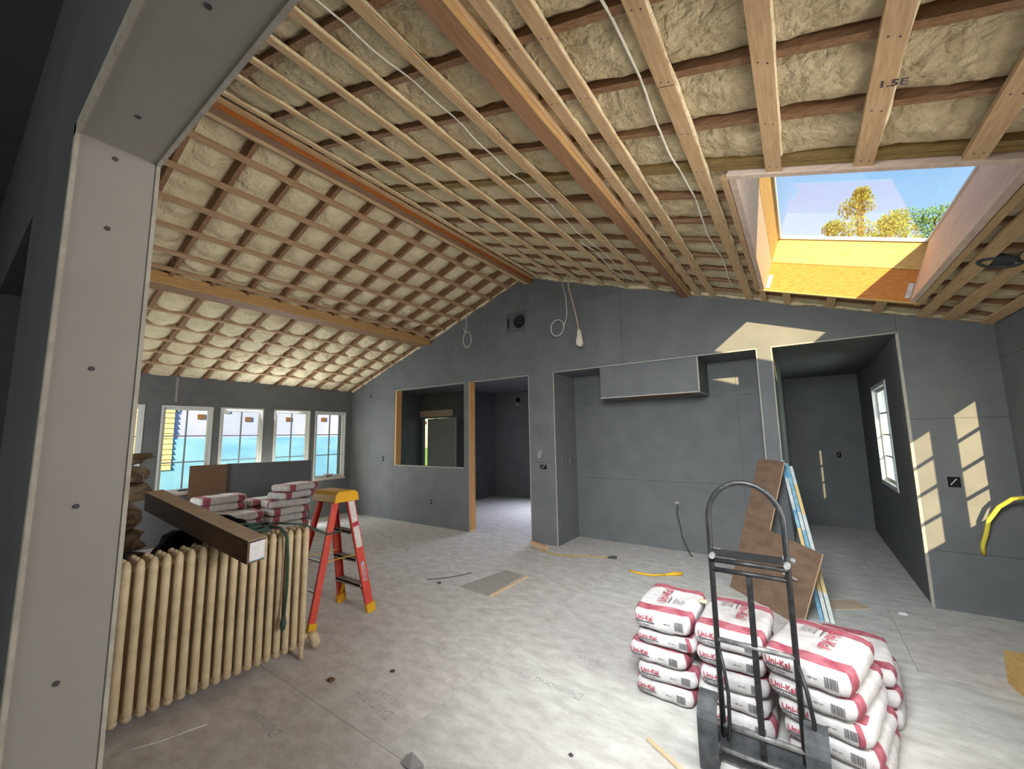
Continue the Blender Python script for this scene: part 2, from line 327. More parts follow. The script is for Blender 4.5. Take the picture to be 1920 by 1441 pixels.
# outlets and wires on the gable wall
def outlet(x, z, w=0.055, h=0.095, y=Df, lab='small dark electrical box', parent=None, frame='greyink', axis=1):
    t = thing('outlet_box', lab, 'outlet', (x, y, z))
    m1 = MB(); f = 0.006
    if axis == 1:
        m1.tube([(-w / 2 - f / 2, 0, -h / 2), (w / 2 + f / 2, 0, -h / 2), (w / 2 + f / 2, 0, h / 2), (-w / 2 - f / 2, 0, h / 2)], f * 0.7, 4, closed=True)
        m1.build('rim', M[frame], t); MB().box(-w / 2, w / 2, -0.001, 0.004, -h / 2, h / 2).build('recess', M['hole'], t)
        MB().bar((-w * 0.3, -0.004, -h * 0.25), (w * 0.2, -0.004, h * 0.3), 0.008, 0.006).build('wire_end', M['wire'], t)
    else:
        m1.tube([(0, -w / 2 - f / 2, -h / 2), (0, w / 2 + f / 2, -h / 2), (0, w / 2 + f / 2, h / 2), (0, -w / 2 - f / 2, h / 2)], f * 0.7, 4, closed=True)
        m1.build('rim', M[frame], t); MB().box(-0.001, 0.004, -w / 2, w / 2, -h / 2, h / 2).build('recess', M['hole'], t)
    return t
outlet(-7.08, 1.18, lab='dark wall box on the sheet seam left of the inner window opening')
outlet(-5.67, 0.43, lab='low dark wall box below the inner window opening')
outlet(-7.53, 2.50, 0.06, 0.08, lab='dark wall box high near the left corner of the gable wall')
outlet(-3.24, 1.13, 0.12, 0.075, lab='wide outlet box on the pier between doorway and kitchen alcove')
outlet(1.105, 1.13, 0.085, 0.10, lab='open junction box between the sunlit patches on the right wall')
outlet(0.50, 1.20, 0.06, 0.09, y=8.92 - 0.013, lab='dark wall box at the far end of the side hall')
o = thing('cable_loop', 'short white wire loop poking from the pier above the wide outlet', 'cable', (-3.29, Df - 0.01, 1.31))
MB().tube([(0.02 * math.sin(a) - 0.005, -0.006, 0.04 * math.cos(a)) for a in [i * 2 * math.pi / 14 for i in range(14)]], 0.005, 6, closed=True).build('loop', M['wire'], o)
MB().tube([(0, -0.005, 0.04), (0.01, 0.0, 0.08), (0.03, 0.0, 0.03)], 0.005, 6).build('wire_tail', M['wire'], o)
# vent cut-out high in the gable
v = thing('vent_hole', 'round black vent hole in a pale patch high on the gable wall', 'vent', (-3.70, Df, 3.475))
MB().box(-0.19, 0.17, -0.003, 0.002, -0.17, 0.17).build('patch', M['drydark'], v)
MB().disc((0.07, -0.004, 0.0), (0, 1, 0), 0.118, 0.006, 28).build('hole', M['hole'], v)
mm = MB(); mm.tube([(0.07 + 0.117 * math.cos(a), -0.007, 0.117 * math.sin(a)) for a in [i * 2 * math.pi / 28 for i in range(28)]], 0.006, 6, closed=True); mm.build('collar', M['drydark'], v)
mm = MB()
for zz in (-0.05, 0.0, 0.05): mm.tube([(0.07 + 0.06 * math.cos(a), -0.010 , zz + 0.035 * math.sin(a)) for a in [i * math.pi / 8 for i in range(9)]], 0.004, 5)
mm.build('duct_rib', M['drydark'], v)
MB().disc((-0.15, -0.004, -0.01), (0, 1, 0), 0.001, 0.001, 6).add([(-0.17, -0.005, -0.12), (-0.13, -0.005, -0.05), (-0.13, -0.005, 0.05), (-0.17, -0.005, 0.10)], [(0, 1, 2, 3)]).build('gap', M['hole'], v)

# ------------------------------------------------------------------ setting: left wall with windows
WINS = [(y, y + 0.705) for y in (-0.65, 0.25, 1.15, 2.05, 2.855, 3.75, 4.555)]
WZ0, WZ1 = 0.775, 2.185
lops = [(a, b, WZ0, WZ1) for a, b in WINS]
sh = grid_sheets([-1.0, 2.225, 4.66, 5.5], [0.0, 1.19, 2.40, 2.7])
wall('wall_left', 0, XL - 0.13, XL - 0.0125, -1.0, 5.6, -0.02, roof(XL) + 0.29, lops, None, [(max(a, -1), b, c, min(d, roof(XL) + 0.02)) for a, b, c, d in sh])
MB().box(XL - 0.001, XL + 0.001, 2.21, 2.24, WZ1 + 0.05, roof(XL)).build('joint_mark', M['dryp'], bpy.data.objects['wall_left'])
def window_x(name, x, y0, y1, z0, z1, cols, rows, face=+1, fw=0.05, pr=0.04):
    """window in a wall normal to x; face = direction of the room"""
    o = struct(MB().box(x - 0.02, x + 0.02, y0, y1, z0, z0 + 0.03).build(name, M['white']))
    xa, xb = x - 0.03, x + 0.03
    f = MB(); f.box(xa - pr, xb + 0.03, y0, y0 + fw * 0.55, z0, z1); f.box(xa - pr, xb + 0.03, y1 - fw * 0.55, y1, z0, z1)
    f.box(xa - pr, xb + 0.03, y0 + fw * 0.55, y1 - fw * 0.55, z1 - fw * 0.6, z1); f.box(xa - pr, xb + 0.03, y0 + fw * 0.55, y1 - fw * 0.55, z0, z0 + fw * 0.6)
    bevel(f.build('window_frame', M['white'], o), 0.003)
    a0, a1, c0, c1 = y0 + fw * 0.55, y1 - fw * 0.55, z0 + fw * 0.6, z1 - fw * 0.6; w = 0.038
    s = MB(); s.box(x - 0.02, x + 0.02, a0, a0 + w, c0, c1); s.box(x - 0.02, x + 0.02, a1 - w, a1, c0, c1)
    s.box(x - 0.02, x + 0.02, a0 + w, a1 - w, c1 - w, c1); s.box(x - 0.02, x + 0.02, a0 + w, a1 - w, c0, c0 + w)
    sa = bevel(s.build('sash', M['white'], o), 0.003)
    g0, g1, h0, h1 = a0 + w, a1 - w, c0 + w, c1 - w
    for i in range(1, cols): yy = g0 + (g1 - g0) * i / cols; MB().box(x - 0.012, x + 0.012, yy - 0.009, yy + 0.009, h0, h1).build('muntin', M['muntin'], sa)
    for i in range(1, rows): zz = h0 + (h1 - h0) * i / rows; MB().box(x - 0.011, x + 0.011, g0, g1, zz - 0.009, zz + 0.009).build('muntin', M['muntin'], sa)
    for i in range(cols):
        for j in range(rows):
            MB().box(x - 0.002, x + 0.002, g0 + (g1 - g0) * i / cols + 0.009, g0 + (g1 - g0) * (i + 1) / cols - 0.009, h0 + (h1 - h0) * j / rows + 0.009, h0 + (h1 - h0) * (j + 1) / rows - 0.009).build('pane', M['glass'], sa)
    return o
for i, (a, b) in enumerate(WINS[2:]):
    w = window_x('window_%d' % (i + 1), XL - 0.045, a + 0.004, b - 0.004, WZ0 + 0.004, WZ1 - 0.004, 2, 3)
    MB().box(XL - 0.01, XL + 0.035, a - 0.01, b + 0.01, WZ0 - 0.022, WZ0 + 0.006).build('window_sill', M['pineside'], w)
    MB().bar((XL + 0.0, a + 0.30, WZ0 + 0.05), (XL + 0.0, a + 0.42, WZ0 + 0.055), 0.02, 0.018).build('crank_handle', M['rubber'], w)

# ------------------------------------------------------------------ setting: right wall, near wall, alcove, hall, far rooms
rops = [(3.43, 4.10, 0.98, 2.12), (4.26, 4.925, 0.98, 2.12)]
wall('wall_right', 0, XR + 0.0125, XR + 0.10, -3.2, D + 0.02, -0.02, 2.84, rops, None,
     [(a, b, c, d) for a, b, c, d in grid_sheets([0.2, 2.64, 5.08, D - 0.0125], [0.0, 1.02, 2.23, 2.56])], face=-1)
for i, (a, b, c, d) in enumerate(rops): window_x('window_%d' % (i + 6), XR + 0.05, a, b, c, d, 1, 4, fw=0.03, pr=0.0)
# near wall with the opening the camera looks through
nops = [(-1.0, 0.62, -0.01, 2.17), (-2.5, -1.56, -0.01, 2.2)]
wall('wall_front', 1, 0.11, 0.198, -8.3, 1.62, -0.02, 4.7, nops, roof, [(-8.2, -2.6, 0, 2.5), (-2.6, 1.5, 0, 2.5), (-8.2, -2.6, 2.5, 3.8), (-2.6, 1.5, 2.5, 3.8)], face=+1, msheet='dry', mcore='drydark')
wf = bpy.data.objects['wall_front']
for c in [(-4.0, 1.5, 0, 1.25), (-4.0, 1.5, 1.25, 2.5), (-4.0, 1.5, 2.5, 2.9)]:
    m2 = MB()
    for q in cells(c[0] + .001, c[1] - .001, c[2] + .001, c[3] - .001, nops): m2.box(q[0], q[1], 0.0975, 0.1105, q[2], q[3])
    m2.build('drywall_sheet', M['drydark'], wf)  # shade of the camera-side face put into the darker copy
MB().box(-1.001, -0.9875, 0.0975, 0.2105, 0.0, 2.17).build('jamb_board', M['dryp'], wf)
MB().box(-0.9875, 0.61, 0.0975, 0.2105, 2.158, 2.171).build('head_board', M['dryp'], wf)
for y in (0.0965, 0.2065):
    MB().box(-1.003, -0.985, y - 0.001, y + 0.005, 0, 2.175).build('corner_bead', M['bead'], wf)
    MB().box(-1.003, 0.6, y - 0.001, y + 0.005, 2.154, 2.175).build('corner_bead', M['bead'], wf)
for z in (0.98, 1.245, 1.515, 1.745, 2.0, 2.135): MB().disc((-0.987, 0.148, z), (1, 0, 0), 0.0042, 0.002, 8).build('screw', M['dark'], wf)
for x in (-0.86, -0.56): MB().disc((x, 0.15, 2.1572), (0, 0, 1), 0.0042, 0.002, 8).build('screw', M['dark'], wf)
MB().box(-2.5, -1.56, 0.17, 0.195, 0, 2.2).build('closed_panel', M['drydark'], wf)
struct(MB().box(-8.3, 1.7, -3.25, 0.11, 2.80, 2.9).build('ceiling_near_room', M['drydark']))
struct(MB().box(-8.3, 1.7, -3.3, -3.2, 0, 2.8).build('wall_near_room_back', M['dry']))
struct(MB().box(-4.1, -4.0, -3.2, 0.0975, 0, 2.8).build('wall_near_room_left', M['dry']))
# kitchen alcove
AY = 6.10
al = wall('wall_alcove_back', 1, AY + 0.0125, AY + 0.10, -3.1, -0.25, -0.01, 2.66, [], None, grid_sheets([-3.022, -0.65 - 0.0, -0.343], [0.0, 0.93, 2.10, 2.56]), face=-1)
wall('wall_alcove_left', 0, -3.12, -3.032, D + WT, AY + 0.1, -0.01, 2.66, [], None, [(D - 0.001, AY, 0, 1.19), (D - 0.001, AY, 1.19, 2.56)], face=+1)
wall('wall_alcove_right', 0, -0.331, -0.2015, D, 8.95, -0.01, 2.66, [], None, [(D - 0.0, AY, 0, 2.56)], face=-1)
wr = bpy.data.objects['wall_alcove_right']
MB().box(-0.2015, -0.187, D - 0.001, 8.92, 0, 2.56).build('drywall_sheet', M['dry'], wr)
struct(MB().box(-3.1, -0.2, D - 0.001, AY + 0.1, 2.557, 2.66).build('ceiling_alcove', M['dry']))
MB().box(-0.343, -0.189, Df - 0.0005, Df + 0.01, 0, 2.56).build('pier_sheet', M['dry'], wb)
# hood box
hb = thing('hood_box', 'grey boxed-in drywall soffit hanging at the top of the kitchen alcove', 'soffit', (-1.63, 5.77, 2.115))
bevel(MB().box(-0.65, 0.65, -0.33, 0.328, 0.0, 0.444).build('box_body', M['dry'], hb), 0.002)
MB().box(-0.655, 0.655, -0.336, -0.326, -0.004, 0.010).build('bottom_bead', M['bead'], hb)
MB().box(0.640, 0.656, -0.336, -0.326, 0.0, 0.444).build('side_bead', M['bead'], hb)
MB().box(0.640, 0.656, -0.33, 0.328, -0.004, 0.008).build('bottom_bead', M['bead'], hb)
MB().box(-0.35, 0.50, -0.22, 0.1, -0.006, 0.001).build('cut_out', M['card'], hb)
for (x, zz) in ((-2.93, 1.25), (-2.93, 1.24)): pass
for i, yy in enumerate((5.62, 5.88)):
    outlet(-3.019, 1.20, 0.03, 0.07, y=yy, axis=0, frame='bead', lab=['narrow box cut in the alcove side wall, nearer one', 'narrow box cut in the alcove side wall, deeper one'][i])
cc = thing('power_cable', 'dark cable hanging out of the alcove wall down to the floor', 'cable', (-1.49, AY - 0.02, 0.0))
MB().tube([(0, 0.0, 0.64), (0.01, -0.03, 0.60), (0.0, -0.05, 0.50), (0.03, -0.05, 0.36), (0.05, -0.06, 0.22), (0.11, -0.10, 0.10), (0.17, -0.16, 0.012), (0.20, -0.2, 0.008)], 0.009, 8).build('cable', M['rubber'], cc, smooth=True)
MB().disc((0, 0.0, 0.64), (0, 1, 0), 0.02, 0.012, 12).build('collar', M['wire'], cc)
# hall
hall_ops = [(6.38, 7.45, 0.915, 2.18)]
wall('wall_hall_right', 0, 0.870, 0.99, D - 0.0, 9.05, -0.01, 2.66, hall_ops, None, grid_sheets([D - 0.001, 7.86, 8.92], [0.0, 1.3, 2.56]), face=-1)
wall('wall_hall_back', 1, 8.9325, 9.05, -0.35, 0.98, -0.01, 2.66, [], None, grid_sheets([-0.20, 0.86], [0.0, 1.35, 2.56]), face=-1)
struct(MB().box(-0.25, 1.0, D - 0.001, 9.05, 2.557, 2.66).build('ceiling_hall', M['dry']))
w = window_x('window_8', 0.915, 6.385, 7.445, 0.92, 2.175, 2, 4)
MB().box(0.845, 0.93, 6.36, 7.47, 0.90, 0.918).build('window_sill', M['white'], w)
MB().box(0.845, 0.93, 7.445, 7.465, 0.918, 2.19).build('window_jamb', M['white'], w)
MB().box(0.845, 0.93, 6.36, 7.47, 2.178, 2.195).build('window_head', M['white'], w)
# far rooms behind the inner window and doorway
wall('wall_bedroom_left', 0, -8.95, -8.85, D + WT, 8.05, -0.01, 2.9, [], None, None, mcore='dry')
wall('wall_bedroom_back', 1, 8.0, 8.1, -8.9, -6.98, -0.01, 2.9, [(-8.74, -7.70, 0.1, 2.12)], None, None, mcore='dry')
MB().box(-8.80, -7.58, 7.96, 8.0, 2.16, 2.33).build('door_header', M['pineside'], bpy.data.objects['wall_bedroom_back'])
wall('wall_bedroom_side', 0, -7.0, -6.92, 7.9, 9.0, -0.01, 2.9, [], None, None, mcore='drydark')  # darker copy used so this wall reads as shaded
wall('wall_bathroom_back', 1, 9.0, 9.1, -7.0, -3.0, -0.01, 2.9, [], None, None, mcore='dry')
wall('wall_bathroom_right', 0, -3.2, -3.1, AY, 9.1, -0.01, 2.9, [], None, None, mcore='dry')
struct(MB().box(-9.0, -3.05, D + WT - 0.0125, 9.1, 2.78, 2.9).build('ceiling_far_rooms', M['dry']))
MB().disc((-6.13, 8.995, 2.55), (0, 1, 0), 0.07, 0.01, 20).build('vent_hole_dark', M['hole'], bpy.data.objects['wall_bathroom_back'])
MB().disc((-6.16, 8.994, 2.44), (0.1, 1, 0.1), 0.05, 0.012, 9).build('dust_patch', M['greyink'], bpy.data.objects['wall_bathroom_back'])
# six panel door, ajar
dr = tag(empty('interior_door', (-8.41, 7.90, 0.01), math.radians(-6)), 'white six-panel door standing ajar in the room beyond the inner window', 'door')
bevel(MB().box(0, 1.16, -0.02, 0.02, 0, 2.09).build('door_slab', M['paintdoor'], dr), 0.003)
for cx in (0.33, 0.87):
    for (z0, z1) in ((0.22, 0.85), (1.0, 1.62), (1.73, 1.97)):
        m2 = MB(); w2 = 0.19
        for (a, b, c, d) in ((cx - w2, cx + w2, z1 - 0.015, z1), (cx - w2, cx + w2, z0, z0 + 0.015), (cx - w2, cx - w2 + 0.015, z0, z1), (cx + w2 - 0.015, cx + w2, z0, z1)): m2.box(a, b, -0.030, -0.018, c, d)
        m2.build('panel_moulding', M['paintdoor'], dr); MB().box(cx - 0.13, cx + 0.13, -0.027, -0.019, z0 + 0.06, z1 - 0.06).build('door_panel', M['paintdoor'], dr)
MB().disc((1.12, -0.05, 0.95), (0, 1, 0), 0.028, 0.05, 14).build('door_knob', M['steel'], dr)

# ------------------------------------------------------------------ setting: ceiling
SKY = (-0.17, 0.89, 2.57, 4.86)      # opening in the ceiling plane: x0 x1 y0 y1
def slab(side):
    mb = MB(); t0, t1 = 0.30, 0.36
    def quad(xa, xb, ya, yb):
        za, zb = roof(xa), roof(xb); mb.hexa([(xa, ya, za + t0), (xb, ya, zb + t0), (xb, yb, zb + t0), (xa, yb, za + t0), (xa, ya, za + t1), (xb, ya, zb + t1), (xb, yb, zb + t1), (xa, yb, za + t1)])
    if side < 0: quad(-8.75, XA, -1.0, D + 0.3)
    else:
        a, b = SKY[0] + 0.06, SKY[1] + 0.13
        quad(XA, a, -1.0, D + 0.3); quad(b, 1.95, -1.0, D + 0.3); quad(a, b, -1.0, SKY[2] - 0.05); quad(a, b, SKY[3] + 0.05, D + 0.3)
    return struct(mb.build('ceiling' if side < 0 else 'ceiling_right_slope', M['roof']))
ceL, ceR = slab(-1), slab(1)
ceL.name = 'ceiling_left_slope'
RY_R = [0.57, 0.95, 1.335, 1.715, 2.10, 2.48, 2.85, 3.26, 3.64, 4.02, 4.40, 4.79, 5.17]
RY_L = [0.58, 0.98, 1.40, 1.80, 2.19, 2.59, 2.985, 3.38, 3.78, 4.18, 4.575, 4.975, 5.36]
def rafter_obj(parent, xa, xb, y, w, m, depth=0.16, name='rafter'):
    za, zb = roof(xa), roof(xb)
    MB().hexa([(xa, y - w / 2, za), (xb, y - w / 2, zb), (xb, y + w / 2, zb), (xa, y + w / 2, za), (xa, y - w / 2, za + depth), (xb, y - w / 2, zb + depth), (xb, y + w / 2, zb + depth), (xa, y + w / 2, za + depth)]).build(name, M[m], parent)
for y in RY_R:
    if y == 2.48:
        rafter_obj(ceR, XA, XR + 0.3, y - 0.022, 0.04, 'header', name='header_joist'); rafter_obj(ceR, XA, XR + 0.3, y + 0.022, 0.04, 'header', name='header_joist'); continue
    if SKY[2] - 0.05 < y < SKY[3] + 0.05:
        rafter_obj(ceR, XA, SKY[0] - 0.09, y, 0.04, 'rafter'); rafter_obj(ceR, SKY[1] + 0.09, XR + 0.3, y, 0.04, 'rafter')
    else: rafter_obj(ceR, XA, XR + 0.3, y, 0.04, 'rafter')
for y in RY_L: rafter_obj(ceL, XL - 0.2, XA, y, 0.04, 'rafter')
def foam_surface(side, parent):
    step = 0.028
    x0, x1 = (XL - 0.05, XA) if side < 0 else (XA, XR + 0.1)
    ry = RY_L if side < 0 else RY_R
    nx = int((x1 - x0) / step); ny = int((D - 0.2) / step); vs = []; keep = {}
    sx = STR_L if side < 0 else None
    for j in range(ny + 1):
        y = 0.2 + (D - 0.2) * j / ny
        lo = max([r for r in ry if r <= y], default=ry[0] - 0.39); hi = min([r for r in ry if r > y], default=lo + 0.39)
        t = min(1, max(0, (y - lo) / (hi - lo))); bul = max(0, math.sin(math.pi * t)) ** 0.36
        for i in range(nx + 1):
            x = x0 + (x1 - x0) * i / nx
            nz = 0.020 * noise.noise(Vector((x * 3.1, y * 3.1, side))) + 0.013 * noise.noise(Vector((x * 9, y * 9, side + 3))) + 0.006 * noise.noise(Vector((x * 24, y * 24, 9)))
            if side < 0:
                l2 = max([s for s in sx if s <= x], default=x - 0.17); h2 = min([s for s in sx if s > x], default=x + 0.17)
                tx = min(1, max(0, (x - l2) / (h2 - l2))); b2 = math.sin(math.pi * tx) ** 0.4
                bl = max(0, math.sin(math.pi * t)) ** 0.72
                off = 0.130 - 0.116 * bl * (0.62 + 0.38 * b2)
                if x < -6.1: off = 0.095 - 0.122 * bl * (0.66 + 0.34 * b2)
                if x < -7.95: off = max(off, 0.01)
                if 1.02 < y < 1.38 and x > -6: off += 0.05
            else: off = 0.078 - 0.070 * bul
            vs.append((x, y, roof(x) + off + nz))
    fs = []
    for j in range(ny):
        y = 0.2 + (D - 0.2) * (j + 0.5) / ny
        for i in range(nx):
            x = x0 + (x1 - x0) * (i + 0.5) / nx
            if side > 0 and SKY[0] - 0.03 < x < SKY[1] + 0.03 and SKY[2] - 0.03 < y < SKY[3] + 0.03: continue
            a = j * (nx + 1) + i; fs.append((a, a + 1, a + nx + 2, a + nx + 1))
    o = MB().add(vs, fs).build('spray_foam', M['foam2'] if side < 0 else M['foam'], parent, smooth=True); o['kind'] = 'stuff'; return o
STR_L = [-3.84, -4.21, -4.58, -4.93, -5.30, -5.58, -6.42, -6.77, -7.12, -7.47, -7.82]
foam_surface(-1, ceL); foam_surface(1, ceR)
def strap(parent, x, w=0.066, th=0.022, y0=0.2, y1=D - 0.015, m='strap', off=0.0, foamy=0.0):
    n = 40 if foamy else 1; mb = MB(); vs = []
    for j in range(n + 1):
        y = y0 + (y1 - y0) * j / n; e0 = foamy * noise.noise(Vector((x * 7, y * 9, 1))); e1 = foamy * noise.noise(Vector((x * 7, y * 9, 5)))
        xa, xb = x - w / 2 + e0, x + w / 2 + e1; za, zb = roof(xa) + off, roof(xb) + off
        vs += [(xa, y, za - th), (xb, y, zb - th), (xb, y, zb), (xa, y, za)]
    fs = [(0, 1, 2, 3), (4 * n + 3, 4 * n + 2, 4 * n + 1, 4 * n)]
    for j in range(n):
        for q in range(4): fs.append((4 * j + q, 4 * j + (q + 1) % 4, 4 * j + 4 + (q + 1) % 4, 4 * j + 4 + q))
    return mb.add(vs, fs).build('strapping', M[m], parent)
def foam_edge(parent, x, y0, y1, seed):
    pts = []; rad = []
    n = int((y1 - y0) / 0.05)
    for j in range(n + 1):
        y = y0 + (y1 - y0) * j / n; pts.append((x + 0.006 * noise.noise(Vector((seed, y * 4, 0))), y, roof(x) - 0.004 + 0.004 * noise.noise(Vector((seed + 9, y * 5, 0)))))
        rad.append(max(0.002, 0.009 + 0.008 * noise.noise(Vector((seed + 4, y * 6, 0)))))
    MB().tube(pts, 0.01, 6, radii=rad).build('foam_bead', M['foam2'], parent, smooth=True)
for x in STR_L: strap(ceL, x, 0.050 if x > -6.1 else 0.042, m='strapd', off=0.0 if x > -6.1 else 0.014)
strap(ceL, -3.60, 0.05, m='strapd')
for x, w in ((-3.20, 0.05), (-2.82, 0.05), (-2.49, 0.055), (-2.16, 0.06), (-1.81, 0.06)): strap(ceR, x, w); foam_edge(ceR, x + w / 2, 0.3, D - 0.03, x)
strap(ceR, -1.44, 0.062); strap(ceR, -1.425, 0.06, off=-0.022, y1=3.6, th=0.018); foam_edge(ceR, -1.40, 0.3, D - 0.03, 3.3)
strap(ceR, -0.905, 0.066); strap(ceR, -0.74, 0.066)
for x in (-0.905, -0.74): foam_edge(ceR, x + 0.034, 0.3, D - 0.03, x * 3)
strap(ceR, -0.36, 0.072, y1=1.74); strap(ceR, -0.36, 0.070, y0=1.745); foam_edge(ceR, -0.322, 0.3, 5.2, 8.8)
for x in (0.0, 0.363, 0.725): strap(ceR, x, 0.072, y1=2.53); strap(ceR, x, 0.066, y0=4.95); foam_edge(ceR, x + 0.037, 0.3, 2.4, x + 40)
for x in (1.05, 1.22): strap(ceR, x, 0.07, foamy=0.012)
strap(ceR, 1.45, 0.07)
strap(ceR, -0.21, 0.055, y0=2.60)
# nail heads on straps
mb = MB()
for x in (-0.905, -0.74, -0.36, 0.0, 0.363, 0.725):
    for y in RY_R:
        if y > 2.5 and x > -0.2: continue
        for dx in (-0.014, 0.016): mb.disc((x + dx, y + 0.006 * math.sin(x * 50 + dx * 99), roof(x + dx) - 0.0225), (0, 0, 1), 0.0035, 0.003, 6)
o = mb.build('nail_head', M['dark'], ceR); o['kind'] = 'stuff'
me = text_mesh('1.5E', 0.05, 0.0003, bold=0.001); t = Vector((1, 0, -SL)).normalized()
text_obj(me, M['dark'], ceR, frame_mat((0.35, 1.96, roof(0.35) - 0.0235), (-t.x * -1, 0.0, t.z), (0, -1, 0)), 'stamped_lettering')
# beams
def beam(name, label, xa, xb, zb, parts):
    t = thing(name, label, 'beam', ((xa + xb) / 2, 0.2, zb)); cx = (xa + xb) / 2
    for nm, a, b, z0, z1, m in parts: bevel(MB().box(a - cx, b - cx, 0.02, D - 0.2 - 0.014, z0 - zb, z1 - zb).build(nm, M[m], t), 0.003)
    return t
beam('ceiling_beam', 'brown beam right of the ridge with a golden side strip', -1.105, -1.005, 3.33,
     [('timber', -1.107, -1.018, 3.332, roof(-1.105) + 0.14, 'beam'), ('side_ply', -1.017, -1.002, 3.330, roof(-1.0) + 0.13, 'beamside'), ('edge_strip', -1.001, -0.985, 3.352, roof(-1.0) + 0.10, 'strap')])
beam('ceiling_beam', 'tan purlin beam low on the left roof slope', -6.00, -5.72, 3.375,
     [('timber', -6.0, -5.735, 3.372, roof(-6) + 0.12, 'beam'), ('side_ply', -5.734, -5.715, 3.375, roof(-5.72) + 0.03, 'beamside')])
beam('ridge_beam', 'orange ridge beam along the peak of the ceiling', -3.47, -3.33, 4.09,
     [('ridge_board', -3.44, -3.365, 4.09, 4.30, 'ridge'), ('left_strip', -3.50, -3.445, 4.075, 4.10, 'strap'), ('right_strip', -3.36, -3.305, 4.128, 4.150, 'strap'), ('bottom_strip', -3.445, -3.37, 4.075, 4.091, 'beam')])
for i, y in enumerate([0.6 + 0.4 * k for k in range(12)]):
    MB().box(-3.3655, -3.362, y, y + 0.018, 4.092, 4.128).build('joint_mark', M['rafter'], ceR)
# fix: small nail blocks only proud by millimetres
def cable(name, label, pts, r, m, cat='cable', smooth=True, group=None):
    base = pts[-1]
    o = thing(name, label, cat, base, group=group); MB().tube(pts, r, 7).build('cable', M[m], o, smooth=smooth, loc=base); return o
P = lambda x, y, d=-0.004: (x, y, roof(x) + d)
def wig(x0, ys, amp, d0=0.012):
    out = []
    for i, y in enumerate(ys): out.append((x0 + amp * math.sin(y * 5.0), y, roof(x0) + d0 - 0.016 * abs(math.sin((y - 0.57) / 0.384 * math.pi))))
    return out
cable('white_cable', 'white cable stapled through the rafters beside the skylight', wig(-0.465, [0.4 + 0.08 * i for i in range(58)], 0.012, 0.004), 0.006, 'pex')
cable('white_cable', 'white cable running through the rafters left of the brown beam', wig(-1.60, [0.4 + 0.08 * i for i in range(60)], 0.014, 0.002), 0.005, 'pex')
cable('white_cable', 'shorter white cable beside the rafter cable near the gable wall', wig(-1.70, [3.7 + 0.08 * i for i in range(17)], 0.02, 0.0), 0.006, 'pex')
def loop(cx, y, cz, rx, rz, n=18, tilt=0.0): return [(cx + rx * math.sin(a) + tilt * rz * math.cos(a), y + 0.01 * math.sin(a), cz + rz * math.cos(a)) for a in [i * 2 * math.pi / n for i in range(n + 1)]]
o = thing('hanging_cable', 'hanging cable ending in a loop, left of the round vent', 'cable', (-4.66, 5.28, 3.12))
L0 = (-4.66, 5.28, 3.12)
MB().tube([(-4.68, 5.30, roof(-4.68) + 0.05), (-4.68, 5.29, 3.6), (-4.685, 5.28, 3.45)] + loop(-4.66, 5.28, 3.30, 0.085, 0.14)[0:19], 0.0085, 7).build('cable', M['wire'], o, smooth=True, loc=L0)
MB().tube([(-4.66, 5.275, 3.43), (-4.72, 5.27, 3.46), (-4.73, 5.27, 3.53)], 0.008, 7).build('loose_end', M['wire'], o, smooth=True, loc=L0)
L0 = (-2.84, 5.28, 3.08)
o = thing('hanging_cable', 'hanging cable curled into a ring, between vent and taped bundle', 'cable', L0)
MB().tube([(-2.76, 5.28, roof(-2.76) + 0.06), (-2.745, 5.28, 3.85), (-2.70, 5.28, 3.65), (-2.69, 5.28, 3.45), (-2.70, 5.28, 3.33), (-2.74, 5.28, 3.24)] + [(-2.86 + 0.11 * math.cos(a), 5.28, 3.21 + 0.125 * math.sin(a)) for a in [-0.3 - i * 2 * math.pi / 18 for i in range(18)]], 0.0085, 7).build('cable', M['wire'], o, smooth=True, loc=L0)
L0 = (-2.45, 5.2, 2.86)
o = thing('hanging_cable', 'hanging pink-grey cable ending in a white taped bundle', 'cable', L0)
MB().tube([(-2.56, 5.05, roof(-2.56) + 0.05), (-2.57, 5.12, 3.75), (-2.54, 5.18, 3.5), (-2.50, 5.2, 3.3), (-2.47, 5.2, 3.10)], 0.0095, 7).build('cable', M['wirep'], o, smooth=True, loc=L0)
MB().tube([(-2.47, 5.2, 3.11), (-2.465, 5.2, 3.06), (-2.46, 5.2, 2.97), (-2.455, 5.2, 2.89), (-2.455, 5.2, 2.855)], 0.02, 9, radii=[0.020, 0.032, 0.040, 0.046, 0.025]).build('taped_bundle', M['tape'], o, smooth=True, loc=L0)
MB().tube([(-2.49, 5.19, 3.0), (-2.50, 5.18, 2.93), (-2.49, 5.18, 2.88)], 0.012, 7).build('wire_end', M['tape'], o, smooth=True, loc=L0)
cb = thing('ceiling_can', 'dark round fixture opening in the foam right of the skylight', 'light fitting', (1.12, 3.8, roof(1.12) - 0.02))
MB().tube([(0.085 * math.cos(a), 0.085 * math.sin(a), -0.333 * 0.085 * math.cos(a)) for a in [i * math.pi / 10 for i in range(20)]], 0.014, 7, closed=True).build('rim', M['rubber'], cb)
MB().disc((0, 0, 0.01), (SL, 0, 1), 0.08, 0.012, 20).build('disc', M['rubber'], cb)
tg = tag(MB().hexa([(-0.03, -0.012, 0), (0.03, -0.012, -0.01), (0.03, 0.012, -0.01), (-0.03, 0.012, 0), (-0.03, -0.012, 0.003), (0.03, -0.012, -0.007), (0.03, 0.012, -0.007), (-0.03, 0.012, 0.003)]).build('foam_tag', M['labelm']), 'small white tag stuck in the dark foam bay by the near pier', 'tag')
tg.location = (-4.75, 1.16, roof(-4.75) + 0.02)

